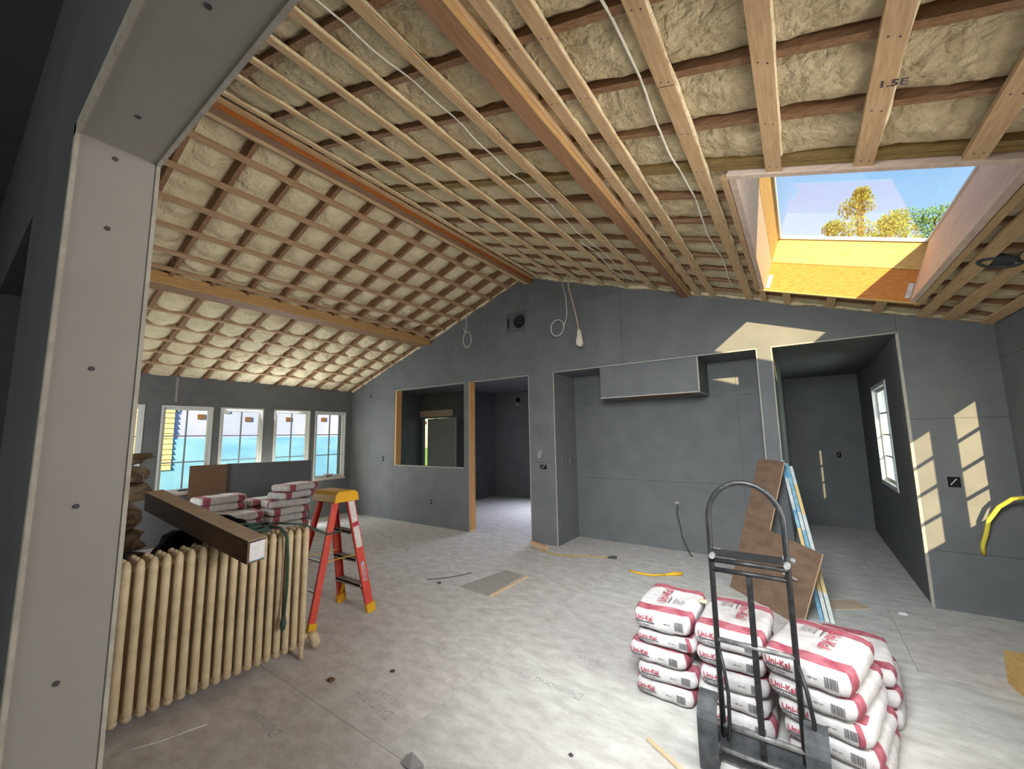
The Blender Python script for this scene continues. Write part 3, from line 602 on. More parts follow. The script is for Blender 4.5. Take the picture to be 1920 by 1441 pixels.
# ------------------------------------------------------------------ skylight
sk = thing('skylight', 'large open skylight with lumber-lined shaft in the right roof slope', 'skylight', (0.36, 3.7, roof(0.36)))
SKL = (0.36, 3.7, roof(0.36))
tn = Vector((SL, 0, 1)).normalized()      # normal of the right slope
def shaft_board(y0, y1, xa, h0, h1, th, m, name, bulge=1):
    """board along y standing on the slope at xa, from height h0 to h1 along the slope normal, thickness th in slope direction"""
    ts = Vector((1, 0, -SL)).normalized(); p0 = Vector((xa, 0, roof(xa)))
    P = []
    for h in (h0, h1):
        for (d, y) in ((0, y0), (th, y0), (th, y1), (0, y1)): q = p0 + tn * h + ts * d; P.append((q.x, y, q.z))
    bevel(MB().hexa(P).build(name, M[m], sk, loc=SKL), 0.002)
x0, x1, y0, y1 = SKY
shaft_board(y0, y1, x0 - 0.042, -0.03, 0.255, 0.04, 'pineside', 'side_board'); shaft_board(y0, y1, x0 - 0.042, 0.257, 0.50, 0.04, 'pine', 'side_board')
shaft_board(y0, y1, x1 + 0.002, -0.03, 0.255, 0.04, 'pineside', 'side_board'); shaft_board(y0, y1, x1 + 0.002, 0.257, 0.50, 0.04, 'pineside', 'side_board')
shaft_board(y0, y1 + 0.1, x1 + 0.044, -0.03, 0.20, 0.04, 'strap', 'trimmer')
shaft_board(y0, y1 + 0.1, x0 - 0.085, -0.03, 0.20, 0.04, 'strap', 'trimmer')
def end_board(ya, yb, h0, h1, m, name):
    a = x0 - 0.05; b = x1 + 0.05; P = []
    for h in (h0, h1):
        for (x, y) in ((a, ya), (b, ya), (b, yb), (a, yb)): q = Vector((x, 0, roof(x))) + tn * h; P.append((q.x, y, q.z))
    bevel(MB().hexa(P).build(name, M[m], sk, loc=SKL), 0.002)
end_board(y1, y1 + 0.04, -0.03, 0.255, 'lvl', 'end_board'); end_board(y1, y1 + 0.04, 0.258, 0.50, 'pine', 'end_board')
end_board(y1 - 0.004, y1 + 0.04, -0.042, -0.030, 'pine', 'end_strip')
end_board(y0 - 0.04, y0, -0.03, 0.255, 'pineside', 'end_board'); end_board(y0 - 0.04, y0, 0.258, 0.50, 'pine', 'end_board')
# frame + pane on top of the curb
def top_bar(xa, xb, ya, yb, h0, h1, m, name):
    P = []
    for h in (h0, h1):
        for (x, y) in ((xa, ya), (xb, ya), (xb, yb), (xa, yb)): q = Vector((x, 0, roof(x))) + tn * h; P.append((q.x, y, q.z))
    MB().hexa(P).build(name, M[m], sk, loc=SKL)
top_bar(x0 - 0.06, x0 + 0.012, y0 - 0.05, y1 + 0.05, 0.50, 0.53, 'white', 'frame_bar'); top_bar(x1 - 0.012, x1 + 0.06, y0 - 0.05, y1 + 0.05, 0.50, 0.53, 'white', 'frame_bar')
top_bar(x0, x1, y1 - 0.018, y1 + 0.05, 0.50, 0.53, 'white', 'frame_bar'); top_bar(x0, x1, y0 - 0.05, y0 + 0.018, 0.50, 0.53, 'white', 'frame_bar')
top_bar(x0 + 0.01, x1 - 0.01, y0 + 0.01, y1 - 0.01, 0.515, 0.519, 'glass', 'pane')
# joist hangers
for xx, nm in ((x0 + 0.02, 'left'), (x1 - 0.02, 'right')):
    s_ = 1 if nm == 'left' else -1
    m2 = MB(); P = []
    for h in (-0.005, 0.13):
        for (d, y) in ((0, y1 - 0.006), (0.035 * s_, y1 - 0.006), (0.035 * s_, y1 - 0.001), (0, y1 - 0.001)): q = Vector((xx - 0.018 * s_, 0, roof(xx))) + tn * h + Vector((1, 0, -SL)).normalized() * d; P.append((q.x, q.y + y, q.z))
    m2.hexa(P).build('joist_hanger', M['steel'], sk, loc=SKL)

# ------------------------------------------------------------------ outside
gp = struct(MB().box(-60, 60, -60, 90, -0.62, -0.55).build('ground', M['grass']))
fb = thing('neighbouring_wall', 'pale wrapped outer wall with blue sheeting seen through the left windows', 'building', (-12.0, 4.0, -0.55))
MB().box(-0.3, 0, -8, 5.5, 0, 2.22).build('blue_sheeting', M['blue'], fb)
MB().box(-0.35, -0.02, -8, 5.5, 2.22, 5.2).build('house_wrap', M['lilac'], fb)
for i, y in enumerate([-2.4 + 1.05 * k for k in range(10)]):
    MB().box(-0.02, 0.0, y, y + 0.16, 2.64 + 0.02 * (i % 3), 2.76 + 0.02 * (i % 3)).build('cut_out', M['card'], fb)
    MB().box(-0.02, 0.0, y + 0.55, y + 0.69, 2.84, 3.0).build('vent_patch', M['muntin'], fb)
for y, z in ((3.0, 0.9), (3.6, 0.95), (-1.9, 0.9)): MB().box(0.0, 0.03, y, y + 0.25, z, z + 0.18).build('cut_out', M['card'], fb)
MB().box(0.2, 0.35, -8, 5.5, 0, 0.02).build('footing', M['core'], fb)
def tree(name, label, base, crowns, m, trunk_r=0.22, n=420, leaf=0.32, group=None):
    t = thing(name, label, 'tree', base, group=group)
    tk = MB(); top = max(c[2] for c, r in crowns)
    tk.tube([(0, 0, 0), (0.1, 0, top * 0.35), (-0.1, 0.1, top * 0.6)], trunk_r, 8, radii=[trunk_r * 1.3, trunk_r, trunk_r * 0.6])
    for c, r in crowns: tk.tube([(0, 0, top * 0.45), (c[0] * 0.6, c[1] * 0.6, c[2] * 0.8), c], 0.08, 6, radii=[trunk_r * 0.6, 0.08, 0.03])
    tk.build('trunk', M['bark'], t)
    f = MB()
    for c, r in crowns:
        for i in range(n):
            d = Vector((random.gauss(0, 1), random.gauss(0, 1), random.gauss(0, 1))).normalized(); q = Vector(c) + Vector((d.x * r[0], d.y * r[1], d.z * r[2])) * (random.random() ** 0.4)
            a = Vector((random.uniform(-1, 1), random.uniform(-1, 1), random.uniform(-1, 1))).normalized(); b = a.orthogonal().normalized(); s = leaf * random.uniform(0.5, 1)
            f.add([q - a * s * 0.5, q + b * s * 0.3, q + a * s * 0.5, q - b * s * 0.3], [(0, 1, 2, 3)])
    o = f.build('foliage', M[m], t); o['kind'] = 'stuff'; return t
tree('garden_tree', 'yellow-green tree top in the middle of the skylight view', (2.3, 20, -0.55),
     [((-0.1, 0, 9.9), (0.75, 0.7, 0.55)), ((0.25, 0, 10.8), (0.62, 0.6, 0.42)), ((0.42, 0, 11.25), (0.28, 0.3, 0.28)), ((-1.05, 0, 9.45), (0.62, 0.6, 0.4)), ((-0.55, 0.2, 10.25), (0.35, 0.4, 0.3)), ((0.8, 0, 9.4), (0.9, 0.8, 0.5)), ((-0.3, 0, 8.7), (2.3, 1.0, 0.8)), ((1.2, 0, 9.9), (0.5, 0.5, 0.35))], 'leaf', n=620, leaf=0.15)
tree('garden_tree', 'greener tree top at the right of the skylight view', (4.9, 23.4, -0.55),
     [((-0.55, 0, 11.1), (0.85, 0.8, 0.5)), ((0.45, 0, 10.9), (0.8, 0.8, 0.5)), ((0.0, 0, 10.2), (1.2, 0.9, 0.6)), ((-1.2, -0.2, 10.5), (0.8, 0.7, 0.5)), ((0.6, 0, 9.6), (1.6, 0.9, 0.7)), ((-0.2, 0, 9.2), (2.4, 1, 0.7))], 'leafg', n=620, leaf=0.17)
for k in range(26): MB().hexa([(0, -8, 1.5 + 0.12 * k), (0.035, -8, 1.5 + 0.12 * k), (0.035, -0.75, 1.5 + 0.12 * k), (0, -0.75, 1.5 + 0.12 * k), (0, -8, 1.62 + 0.12 * k), (0.008, -8, 1.62 + 0.12 * k), (0.008, -0.75, 1.62 + 0.12 * k), (0, -0.75, 1.62 + 0.12 * k)]).build('siding_board', M['siding'], fb)

# ------------------------------------------------------------------ sacks
def sack_mesh(seed, a=0.186, b=0.282, c=0.0492):
    ex = [-1, -0.97, -0.9, -0.75, -0.55, -0.3, 0, 0.3, 0.55, 0.72, 0.88, 0.95, 1]; ey = [-1, -0.97, -0.93, -0.82, -0.57, -0.4, -0.15, 0.15, 0.4, 0.57, 0.82, 0.93, 0.97, 1]; ez = [-1, -0.8, -0.4, 0, 0.4, 0.8, 1]
    bm = bmesh.new(); vd = {}; e = 6.5
    def V(x, y, z):
        kq = (round(x, 3), round(y, 3), round(z, 3))
        if kq in vd: return vd[kq]
        r = (abs(x) ** e + abs(y) ** e + abs(z) ** e) ** (1 / e) if max(abs(x), abs(y), abs(z)) > 0 else 1
        q = Vector((x / r, y / r, z / r)); q.x *= 1.0 - 0.05 * abs(q.z)
        p = Vector((q.x * a, q.y * b, q.z * c))
        p += Vector((noise.noise(p * 14 + Vector((seed, 0, 0))), noise.noise(p * 14 + Vector((0, seed, 5))), 0)) * 0.006
        p.z += 0.007 * noise.noise(p * 9 + Vector((seed, 2, 3))) + 0.004 * noise.noise(p * 28 + Vector((seed, 2, 3)))
        vd[kq] = bm.verts.new(p); return vd[kq]
    def face(vs, mi): f = bm.faces.new(vs); f.material_index = mi; f.smooth = True
    for s in (-1, 1):
        for x_, x2 in zip(ex, ex[1:]):
            for y_, y2 in zip(ey, ey[1:]):
                cy = (y_ + y2) / 2; band = 1 if (0.55 < abs(cy) < 0.93 and abs(x_) <= 1) else 0
                face([V(x_, y_, s), V(x2, y_, s), V(x2, y2, s), V(x_, y2, s)], band if s > 0 else 0)
            for z_, z2 in zip(ez, ez[1:]):
                cx = (x_ + x2) / 2; face([V(x_, s, z_), V(x2, s, z_), V(x2, s, z2), V(x_, s, z2)], 1 if (0.72 < cx < 0.88 and s < 0 and seed == 3) else 0)
        for y_, y2 in zip(ey, ey[1:]):
            for z_, z2 in zip(ez, ez[1:]):
                cy = (y_ + y2) / 2; face([V(s, y_, z_), V(s, y2, z_), V(s, y2, z2), V(s, y_, z2)], 1 if (0.66 < abs(cy) < 0.9 and seed != 3) else 0)
    bmesh.ops.recalc_face_normals(bm, faces=bm.faces)
    me = bpy.data.meshes.new('sack_paper'); bm.to_mesh(me); bm.free(); me.materials.append(M['paper']); me.materials.append(M['red']); return me
SM = [sack_mesh(i) for i in range(5)]
T1 = text_mesh('Uni-Kal', 0.035, 0.0005, bold=0.0008); T2 = text_mesh('Finish Plaster', 0.014, 0.0005); T3 = text_mesh('Uni-Kal', 0.082, 0.0005, bold=0.0005)
T4 = text_mesh('NET WT.', 0.010, 0.0005)
def mat_mesh(me, m):
    me.materials.clear(); me.materials.append(M[m]); return me
mat_mesh(T1, 'redink'); mat_mesh(T2, 'dark'); mat_mesh(T3, 'redink'); mat_mesh(T4, 'dark')
def barcode_mesh(w, h):
    mb = MB(); x = 0; random.seed(3)
    while x < w: d = random.uniform(0.002, 0.004); mb.box(x, x + d, 0, h, 0, 0.0008); x += d + random.uniform(0.0012, 0.003)
    o = mb.build('tmp', M['dark']); me = o.data; bpy.data.objects.remove(o); return me
BC = barcode_mesh(0.046, 0.04)
UL = MB().box(0, 0.115, 0, 0.005, 0, 0.0008).box(0, 0.115, -0.026, -0.0245, 0, 0.0008).build('tmp', M['dark']); ULm = UL.data; bpy.data.objects.remove(UL)
TL = MB()
for i in range(5): TL.box(0, 0.09 - 0.012 * (i % 3), -0.014 * i, -0.014 * i + 0.005, 0, 0.0008)
TL = TL.build('tmp', M['greyink']); TLm = TL.data; bpy.data.objects.remove(TL)
def link(name, me, parent, mw): o = bpy.data.objects.new(name, me); C.objects.link(o); o.parent = parent; o.matrix_local = mw; return o
def sack(x, y, z, rz, seed, label, group, front=True, top=False, sc=1.0, sx=1.0, sz=1.0):
    t = thing('plaster_sack', label, 'sack', (x, y, z), rz, group); t.scale = (sx, sc, sz)
    o = bpy.data.objects.new('sack_paper', SM[seed % 5]); C.objects.link(o); o.parent = t; o.location = (0, 0, 0.0505)
    if front:
        fy = -0.2865; X = (1, 0, 0); Z = (0, 0, 1)
        link('lettering', T1, t, frame_mat((-0.150, fy, 0.052), X, Z)); link('underline', ULm, t, frame_mat((-0.150, fy, 0.042), X, Z))
        link('small_print', T2, t, frame_mat((-0.140, fy, 0.027), X, Z)); link('weight_print', T4, t, frame_mat((0.02, fy, 0.048), X, Z)); link('barcode', BC, t, frame_mat((0.085, fy, 0.034), X, Z))
    if top == 1:     # lettering reads away from the front
        link('lettering', T3, t, frame_mat((0.00, -0.14, 0.1115), (0, 1, 0), (-1, 0, 0)))
        link('underline', ULm, t, frame_mat((0.02, -0.14, 0.1115), (0, 1, 0), (-1, 0, 0))); link('small_print', TLm, t, frame_mat((0.05, -0.13, 0.1115), (0, 1, 0), (-1, 0, 0)))
    if top == 2:
        link('lettering', T3, t, frame_mat((0.02, 0.15, 0.1115), (0, -1, 0), (1, 0, 0)))
        link('underline', ULm, t, frame_mat((0.0, 0.15, 0.1115), (0, -1, 0), (1, 0, 0))); link('small_print', TLm, t, frame_mat((-0.03, 0.14, 0.1115), (0, -1, 0), (1, 0, 0)))
    return t
ORD = ['bottom', 'second from the floor', 'middle', 'second from the top', 'top']
G1 = 'plaster sacks stacked behind the hand truck'
offs = [(0.01, 0.0), (0.005, 0.0), (-0.02, -0.01), (0.012, 0.01), (0.0, 0.0)]
for k in range(5):
    dx, dy = offs[k]; sack(-0.812 + dx, 2.975 + dy, 0.003 + [0, 0.1, 0.2, 0.302, 0.388][k], math.radians([-3, 4, -3, 2, 1][k]), k, 'printed white plaster sack, %s in the left column' % ORD[k], G1, True, 1 if k == 4 else False, sz=[1, 1, 1, 0.84, 1.25][k])
for k in range(5):
    dx = [0.01, 0.0, 0.006, 0.0, 0.004][k]; sack(-0.427 + dx, 2.93 + 0.01 * (k % 2), 0.002 + 0.099 * k, math.radians([1, -2, 1, -1, -2][k]), k + 2, 'printed white plaster sack, %s in the middle column' % ORD[k], G1, True, 2 if k == 4 else False, sz=[1, 1, 1, 1, 1.2][k])
for k in range(5):
    dx = [0.075, 0.065, 0.045, 0.02, 0.0][k]; dy = [0.06, 0.04, 0.03, 0.01, 0.0][k]
    sack(-0.020 + dx, 2.78 + dy, 0.002 + 0.1 * k, math.radians([-12, -14, -13, -16, -15][k]), k + 1, 'printed white plaster sack, %s in the right column' % ORD[k], G1, True, 2 if k == 4 else False, sx=1.05, sz=[1, 1, 1, 1, 1.2][k])
for k in range(3):
    sack(0.12 + [0.06, 0.055, 0.03, 0.0][k], 3.42, 0.002 + 0.1 * k, math.radians(-8 + 3 * k), k + 3, 'plaster sack poking out behind the right column, %s' % ['lowest', 'middle', 'uppermost'][k], 'plaster sacks behind the right column', False)
# far pile beside the windows
G2 = 'plaster sacks piled by the left windows'
pl = [(-6.02, 2.36, 7, 0.03, 'front left column of the far pile'), (-6.00, 2.95, 8, -0.04, 'front right column of the far pile'), (-6.42, 2.30, 9, 0.05, 'back left column of the far pile'), (-6.40, 2.90, 8, 0.0, 'back right column of the far pile')]
NM = ['lowest', 'second up', 'third up', 'fourth up', 'fifth up', 'sixth up', 'seventh up', 'eighth up', 'ninth up']
for ci, (px, py, n, rz, lb) in enumerate(pl):
    for k in range(n):
        sack(px + 0.012 * math.sin(k * 2.1 + ci), py + 0.012 * math.cos(k * 1.7 + ci), 0.002 + 0.098 * k, rz + 0.14 * math.sin(k * 1.3 + ci), k + ci, 'plaster sack in the %s, %s' % (lb, NM[k]), G2, False)
for k in range(2): sack(-6.02, 3.05 + 0.05 * k, 0.79 + 0.098 * k, 0.25, k, ['loose plaster sack slumped on the right of the far pile', 'upper loose plaster sack beside the yellow ladder cap'][k], G2, False)

# ------------------------------------------------------------------ leaning panels by the left windows
lp = thing('gypsum_sheet', 'long grey drywall sheet on edge in front of the left windows', 'panel', (-7.93, 2.90, 0), math.atan2(1.22, 0.43))
bevel(MB().box(0, 1.30, 0.0, 0.04, 0, 1.22).build('sheet_face', M['drydark'], lp), 0.003)
MB().box(0.0, 1.30, 0.041, 0.055, 0, 1.215).build('sheet_back', M['bead'], lp)
lp = thing('cardboard_panel', 'upright brown cardboard sheet beside the grey drywall sheet', 'panel', (-8.02, 2.42, 0), math.atan2(0.47, 0.11))
bevel(MB().box(0, 0.50, -0.035, 0.0, 0, 1.215).build('board', M['card'], lp), 0.002)
MB().box(0.33, 0.50, -0.037, -0.0355, 0.80, 0.81).build('crease', M['dark'], lp)

# ------------------------------------------------------------------ stone pillar at the left
st = thing('stone_pillar', 'rough brown stacked stones behind the near pier', 'stones', (-5.1, 0.98, 0))
random.seed(5); z = 0.0; i = 0
while z < 1.40:
    h = random.uniform(0.09, 0.19); wy = random.uniform(0.17, 0.25); bm = bmesh.new(); bmesh.ops.create_icosphere(bm, subdivisions=3, radius=1)
    for v2 in bm.verts:
        p = v2.co; r = (abs(p.x) ** 4 + abs(p.y) ** 4 + abs(p.z) ** 4) ** 0.25; p = p / r; nn = noise.noise(p * 1.6 + Vector((i * 3.1, 0, 0)))
        v2.co = Vector((p.x * 0.24, p.y * wy, p.z * h * 0.53)) * (1 + 0.30 * nn)
    me = bpy.data.meshes.new('stone'); bm.to_mesh(me); bm.free(); me.materials.append(M['stone'])
    o = bpy.data.objects.new('stone', me); C.objects.link(o); o.parent = st; o.location = (0.05 * math.sin(i * 2.3), 0.19 - wy + 0.02 * math.cos(i * 1.7), z + h * 0.5); o.rotation_euler = (random.uniform(-0.12, 0.12), random.uniform(-0.1, 0.1), random.uniform(-0.5, 0.5))
    z += h * 0.96; i += 1

# ------------------------------------------------------------------ radiator
ra = thing('radiator', 'old cream cast-iron column radiator standing loose on the floor', 'radiator', (-3.25, 0.55, 0))
sec = MB()
for cx in (0.075, 0.0, -0.075):
    r0 = 0.024
    sec.tube([(cx, 0, 0.085), (cx, 0, 0.13), (cx, 0, 0.5), (cx, 0, 0.87), (cx, 0, 0.915), (cx, 0, 0.938), (cx, 0, 0.946)], r0, 12, radii=[0.018, 0.0235, 0.0215, 0.0235, 0.022, 0.014, 0.004])
for zz in (0.10, 0.885): sec.tube([(-0.095, 0, zz), (-0.08, 0, zz), (0.08, 0, zz), (0.095, 0, zz)], 0.02, 10, radii=[0.012, 0.024, 0.024, 0.012])
for zz in (0.11, 0.875): sec.disc((0, 0, zz), (0, 1, 0), 0.03, 0.062, 12)
me = sec.build('section', M['rad'], ra, smooth=True).data
NSEC = 20
first = [o for o in C.objects if o.name.startswith('section')][0]; first.location = (0, 0.03, 0)
for i in range(1, NSEC): o = bpy.data.objects.new('section', me); C.objects.link(o); o.parent = ra; o.location = (0, 0.03 + 0.0605 * i, 0)
for y in (0.03, 0.03 + 0.0605 * (NSEC - 1)):
    for cx in (0.075, -0.075): MB().tube([(cx, y, 0.10), (cx, y, 0.04), (cx * 1.05, y, 0.0)], 0.02, 8, radii=[0.022, 0.013, 0.02]).build('foot', M['rad'], ra, smooth=True)
va = MB(); va.disc((0, 0.03 + 0.0605 * NSEC - 0.01, 0.11), (0, 1, 0), 0.02, 0.06, 12); va.tube([(0.0, 1.27, 0.11), (0.03, 1.30, 0.10), (0.035, 1.31, 0.06), (0.035, 1.31, 0.02)], 0.025, 10, radii=[0.025, 0.036, 0.04, 0.03])
va.build('valve', M['rad'], ra, smooth=True)

# ------------------------------------------------------------------ carton on the radiator, bag behind
n0 = Vector((-2.743, 1.142, 0.884)); far = Vector((-4.14, 0.985, 1.096)); ax = (far - n0).normalized(); side = Vector((0.35, 0.93, 0)).normalized(); side = (side - ax * side.dot(ax)).normalized(); upv = ax.cross(side) * -1
if upv.z < 0: upv = -upv
Lc = (far - n0).length; ct = thing('long_carton', 'long brown cardboard carton lying across the radiator, label on its end', 'box', tuple(n0))
w, h = 0.105, 0.137
def fr(l, s, u): q = ax * l + side * s + upv * u; return tuple(q)
def obox(l0, l1, s0, s1, u0, u1): return [fr(l0, s0, u0), fr(l1, s0, u0), fr(l1, s1, u0), fr(l0, s1, u0), fr(l0, s0, u1), fr(l1, s0, u1), fr(l1, s1, u1), fr(l0, s1, u1)]
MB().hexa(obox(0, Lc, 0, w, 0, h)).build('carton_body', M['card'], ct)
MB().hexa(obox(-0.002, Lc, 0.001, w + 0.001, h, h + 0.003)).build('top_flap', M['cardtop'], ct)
MB().hexa(obox(-0.003, 0, 0.012, w - 0.004, 0.012, h - 0.01)).build('end_label', M['labelm'], ct)
MB().hexa(obox(-0.004, -0.003, 0.008, w - 0.004, h - 0.012, h - 0.004)).build('label_stripe', M['dark'], ct)
MB().hexa(obox(-0.004, -0.003, 0.012, w - 0.004, 0.010, 0.016)).build('label_stripe', M['blueedge'], ct)
def blob(name, m, base, rad, seed, lab=None, cat=None, parent=None, sub=4, amp=0.12, e=3.0, sy=1.0):
    bm = bmesh.new(); bmesh.ops.create_icosphere(bm, subdivisions=sub, radius=1)
    for v2 in bm.verts:
        p = v2.co; r = (abs(p.x) ** e + abs(p.y) ** e + abs(p.z) ** e) ** (1 / e); p = p / r
        q = p * (1 + amp * noise.noise(p * 2.2 + Vector((seed, 0, 0))) + amp * 0.5 * noise.noise(p * 6 + Vector((seed, 0, 0))))
        v2.co = Vector((q.x * rad[0], q.y * rad[1], max(-0.98, q.z) * rad[2] + rad[2] * 0.98))
    me = bpy.data.meshes.new(name); bm.to_mesh(me); bm.free(); me.materials.append(M[m])
    for p in me.polygons: p.use_smooth = True
    o = bpy.data.objects.new(name, me); C.objects.link(o); o.location = base
    if parent: o.parent = parent
    if lab: tag(o, lab, cat)
    return o
blob('rubbish_bag', 'bagblk', (-3.78, 1.30, 0), (0.30, 0.36, 0.50), 2.0, 'bulging black bag behind the radiator under the carton', 'bag')
blob('rubbish_bag', 'bagblk', (-3.95, 0.60, 0), (0.30, 0.30, 0.47), 6.0, 'lower black bag beside the stones, partly behind the radiator', 'bag')
# cord coiled on the radiator
gc = thing('green_cord', 'dark green extension cord draped over the right end of the radiator', 'cord', (-3.2, 1.45, 0.95))
pts = []
for i in range(46):
    a = i * 0.42; rr = 0.13 + 0.02 * math.sin(i * 1.3); pts.append((-0.10 + rr * 0.75 * math.cos(a), -0.05 + rr * 1.05 * math.sin(a), 0.012 + 0.014 * (i // 12) + 0.01 * math.sin(i)))
MB().tube(pts, 0.009, 7).build('coil', M['green'], gc, smooth=True)
MB().tube([(-0.02, 0.02, 0.04), (0.06, 0.07, 0.03), (0.10, 0.10, -0.04), (0.108, 0.11, -0.2), (0.108, 0.112, -0.38), (0.108, 0.10, -0.58)], 0.010, 7).build('hanging_end', M['green'], gc, smooth=True)
MB().tube([(0.108, 0.10, -0.57), (0.108, 0.098, -0.62), (0.108, 0.095, -0.66)], 0.02, 8, radii=[0.012, 0.022, 0.016]).build('plug', M['green'], gc, smooth=True)
MB().tube([(-0.05, 0.08, 0.05), (0.02, 0.17, 0.035), (0.03, 0.24, 0.02), (0.0, 0.33, -0.02), (0.02, 0.46, -0.10), (-0.05, 0.62, -0.11)], 0.008, 7).build('tail', M['green'], gc, smooth=True)

# ------------------------------------------------------------------ step ladder
la = thing('step_ladder', 'short red fibreglass step ladder with yellow cap and feet', 'ladder', (-3.66, 2.24, 0))
# feet on the floor (x, y) and top points under the cap
FB = {'fr': ((0.22, 0.29, 0.0), (0.14, 0.085, 1.07)), 'fl': ((-0.235, 0.27, 0.0), (-0.15, 0.085, 1.07)), 'rr': ((0.185, -0.275, 0.0), (0.12, -0.04, 1.07)), 'rl': ((-0.235, -0.275, 0.0), (-0.14, -0.04, 1.07))}
def lerp(a, b, t): return tuple(a[i] + (b[i] - a[i]) * t for i in range(3))
for kk, (a, b) in FB.items():
    front = kk[0] == 'f'; sg = 1 if kk[1] == 'r' else -1
    w1 = 0.078 if front else 0.058
    mb = MB(); mb.bar(lerp(a, b, 0.03), b, 0.006, w1, up=(0, 1, 0.2))
    va, vb = Vector(lerp(a, b, 0.03)), Vector(b)
    for s_ in (-1, 1):
        o1 = Vector((-0.012 * sg, s_ * (w1 / 2 - 0.003), 0)); mb.bar(va + o1, vb + o1, 0.026, 0.006, up=(0, 1, 0.2))
    bevel(mb.build('front_rail' if front else 'rear_rail', M['lred'], la), 0.0015)
    ft = MB(); ft.bar(a, lerp(a, b, 0.075), 0.042, w1 + 0.012, up=(0, 1, 0.2)); bevel(ft.build('foot', M['lyel'], la), 0.004)
for t in (0.24, 0.46, 0.70):
    a = Vector(lerp(*FB['fl'], t)); b = Vector(lerp(*FB['fr'], t))
    mb = MB(); mb.box(a.x + 0.01, b.x - 0.01, a.y - 0.045, a.y + 0.04, a.z - 0.012, a.z); mb.box(a.x + 0.01, b.x - 0.01, a.y + 0.032, a.y + 0.040, a.z - 0.034, a.z); mb.box(a.x + 0.01, b.x - 0.01, a.y - 0.045, a.y - 0.039, a.z - 0.026, a.z)
    for g in range(5): mb.box(a.x + 0.02, b.x - 0.02, a.y - 0.035 + g * 0.016, a.y - 0.03 + g * 0.016, a.z, a.z + 0.002)
    mb.build('step', M['tread'], la)
for t in (0.28, 0.50, 0.72):
    a = Vector(lerp(*FB['rl'], t)); b = Vector(lerp(*FB['rr'], t)); MB().bar(a, b, 0.022, 0.014).build('rear_bar', M['steel'], la)
for kk in ('fl', 'fr'):
    a, b = FB[kk]; p = Vector(lerp(a, b, 0.09)); q = Vector(lerp(a, b, 0.235)); sg = -1 if kk == 'fr' else 1
    MB().bar(p + Vector((sg * 0.012, 0.0, 0)), q + Vector((sg * 0.10, 0, -0.01)), 0.016, 0.03, up=(0, 1, 0)).build('corner_brace', M['lyel'], la)
for s_ in ('r', 'l'):
    a = Vector(lerp(*FB['f' + s_], 0.5)); b = Vector(lerp(*FB['r' + s_], 0.5)); sg = -1 if s_ == 'r' else 1
    MB().bar(a + Vector((sg * 0.02, 0, 0)), b + Vector((sg * 0.02, 0, 0)), 0.004, 0.02, up=(1, 0, 0)).build('spreader', M['lyel'], la)
mb = MB(); mb.prism([(-0.10, -0.02), (0.15, -0.02), (0.137, 0.055), (0.10, 0.078), (-0.06, 0.078), (-0.09, 0.05)], 0, -0.19, 0.19)
cp = mb.build('top_cap', M['lyel'], la); cp.location = (0, 0.0, 1.055); bevel(cp, 0.008, 3)
for x in (-0.1, 0.0, 0.1): MB().box(x - 0.022, x + 0.022, -0.02, 0.06, 1.128, 1.1325).build('tool_slot', M['stud'], la)
for x in (-0.14, -0.05, 0.05, 0.14): MB().disc((x, 0.03, 1.131), (0, 0, 1), 0.008, 0.003, 10).build('rivet', M['dark'], la)
a, b = FB['fr']
def rail_plate(t0, t1, m, wd=0.058, name='sticker'):
    mb = MB(); p, q = Vector(lerp(a, b, t0)) + Vector((0.005, 0, 0)), Vector(lerp(a, b, t1)) + Vector((0.005, 0, 0)); mb.bar(p, q, 0.003, wd, up=(0, 1, 0.2)); mb.build(name, M[m], la)
rail_plate(0.78, 0.97, 'sticker'); rail_plate(0.56, 0.74, 'sticker'); rail_plate(0.745, 0.775, 'redink', 0.05); rail_plate(0.27, 0.43, 'sticker', 0.034, 'logo_plate')
me = text_mesh('WERNER', 0.036, 0.0008, bold=0.0008)
dv = (Vector(b) - Vector(a)).normalized(); p = Vector(lerp(a, b, 0.405)) + Vector((0.0085, -0.012, 0))
text_obj(me, M['redink'], la, frame_mat(tuple(p), tuple(-dv), (0, 1, 0)), 'logo_lettering')
MB().disc(Vector(lerp(a, b, 0.425)) + Vector((0.008, 0, 0)), (1, 0, 0), 0.014, 0.002, 12).build('logo_mark', M['blueedge'], la)

# ------------------------------------------------------------------ hand truck
ht = thing('hand_truck', 'black tubular hand truck with a loop handle standing before the sacks', 'hand truck', (-0.27, 2.40, 0))
xl, xr = -0.166, 0.166; rt = 0.0135
hoop = [(xl, 0, 0.13), (xl, 0, 1.0), (xl, 0, 1.12)] + [(-0.166 * math.cos(q), 0, 1.17 + 0.19 * math.sin(q)) for q in [i * math.pi / 16 for i in range(17)]] + [(xr, 0, 1.12), (xr, 0, 1.0), (xr, 0, 0.13)]
MB().tube(hoop, rt, 10).build('handle_frame', M['black'], ht, smooth=True)
for z, r0, m, yy in ((0.965, 0.012, 'black', -0.012), (0.915, 0.012, 'black', 0), (0.575, 0.012, 'worn', 0), (0.18, 0.014, 'worn', 0)):
    MB().tube([(xl, yy, z), (xr, yy, z)], r0, 10).build('cross_bar', M[m], ht, smooth=True)
MB().box(-0.15, 0.15, -0.02, -0.014, 0.985, 1.022).build('cross_plate', M['black'], ht)
for x in (-0.155, 0.165):
    MB().disc((x, -0.025, 0.99), (0, 1, 0), 0.014, 0.04, 10).build('handle_bolt', M['steel'], ht); MB().tube([(x - 0.02, 0.02, 1.01), (x + 0.03, 0.03, 1.0)], 0.014, 8).build('clamp', M['worn'], ht)
MB().box(-0.013, 0.013, -0.010, 0.010, 0.03, 0.905).build('centre_strut', M['black'], ht)
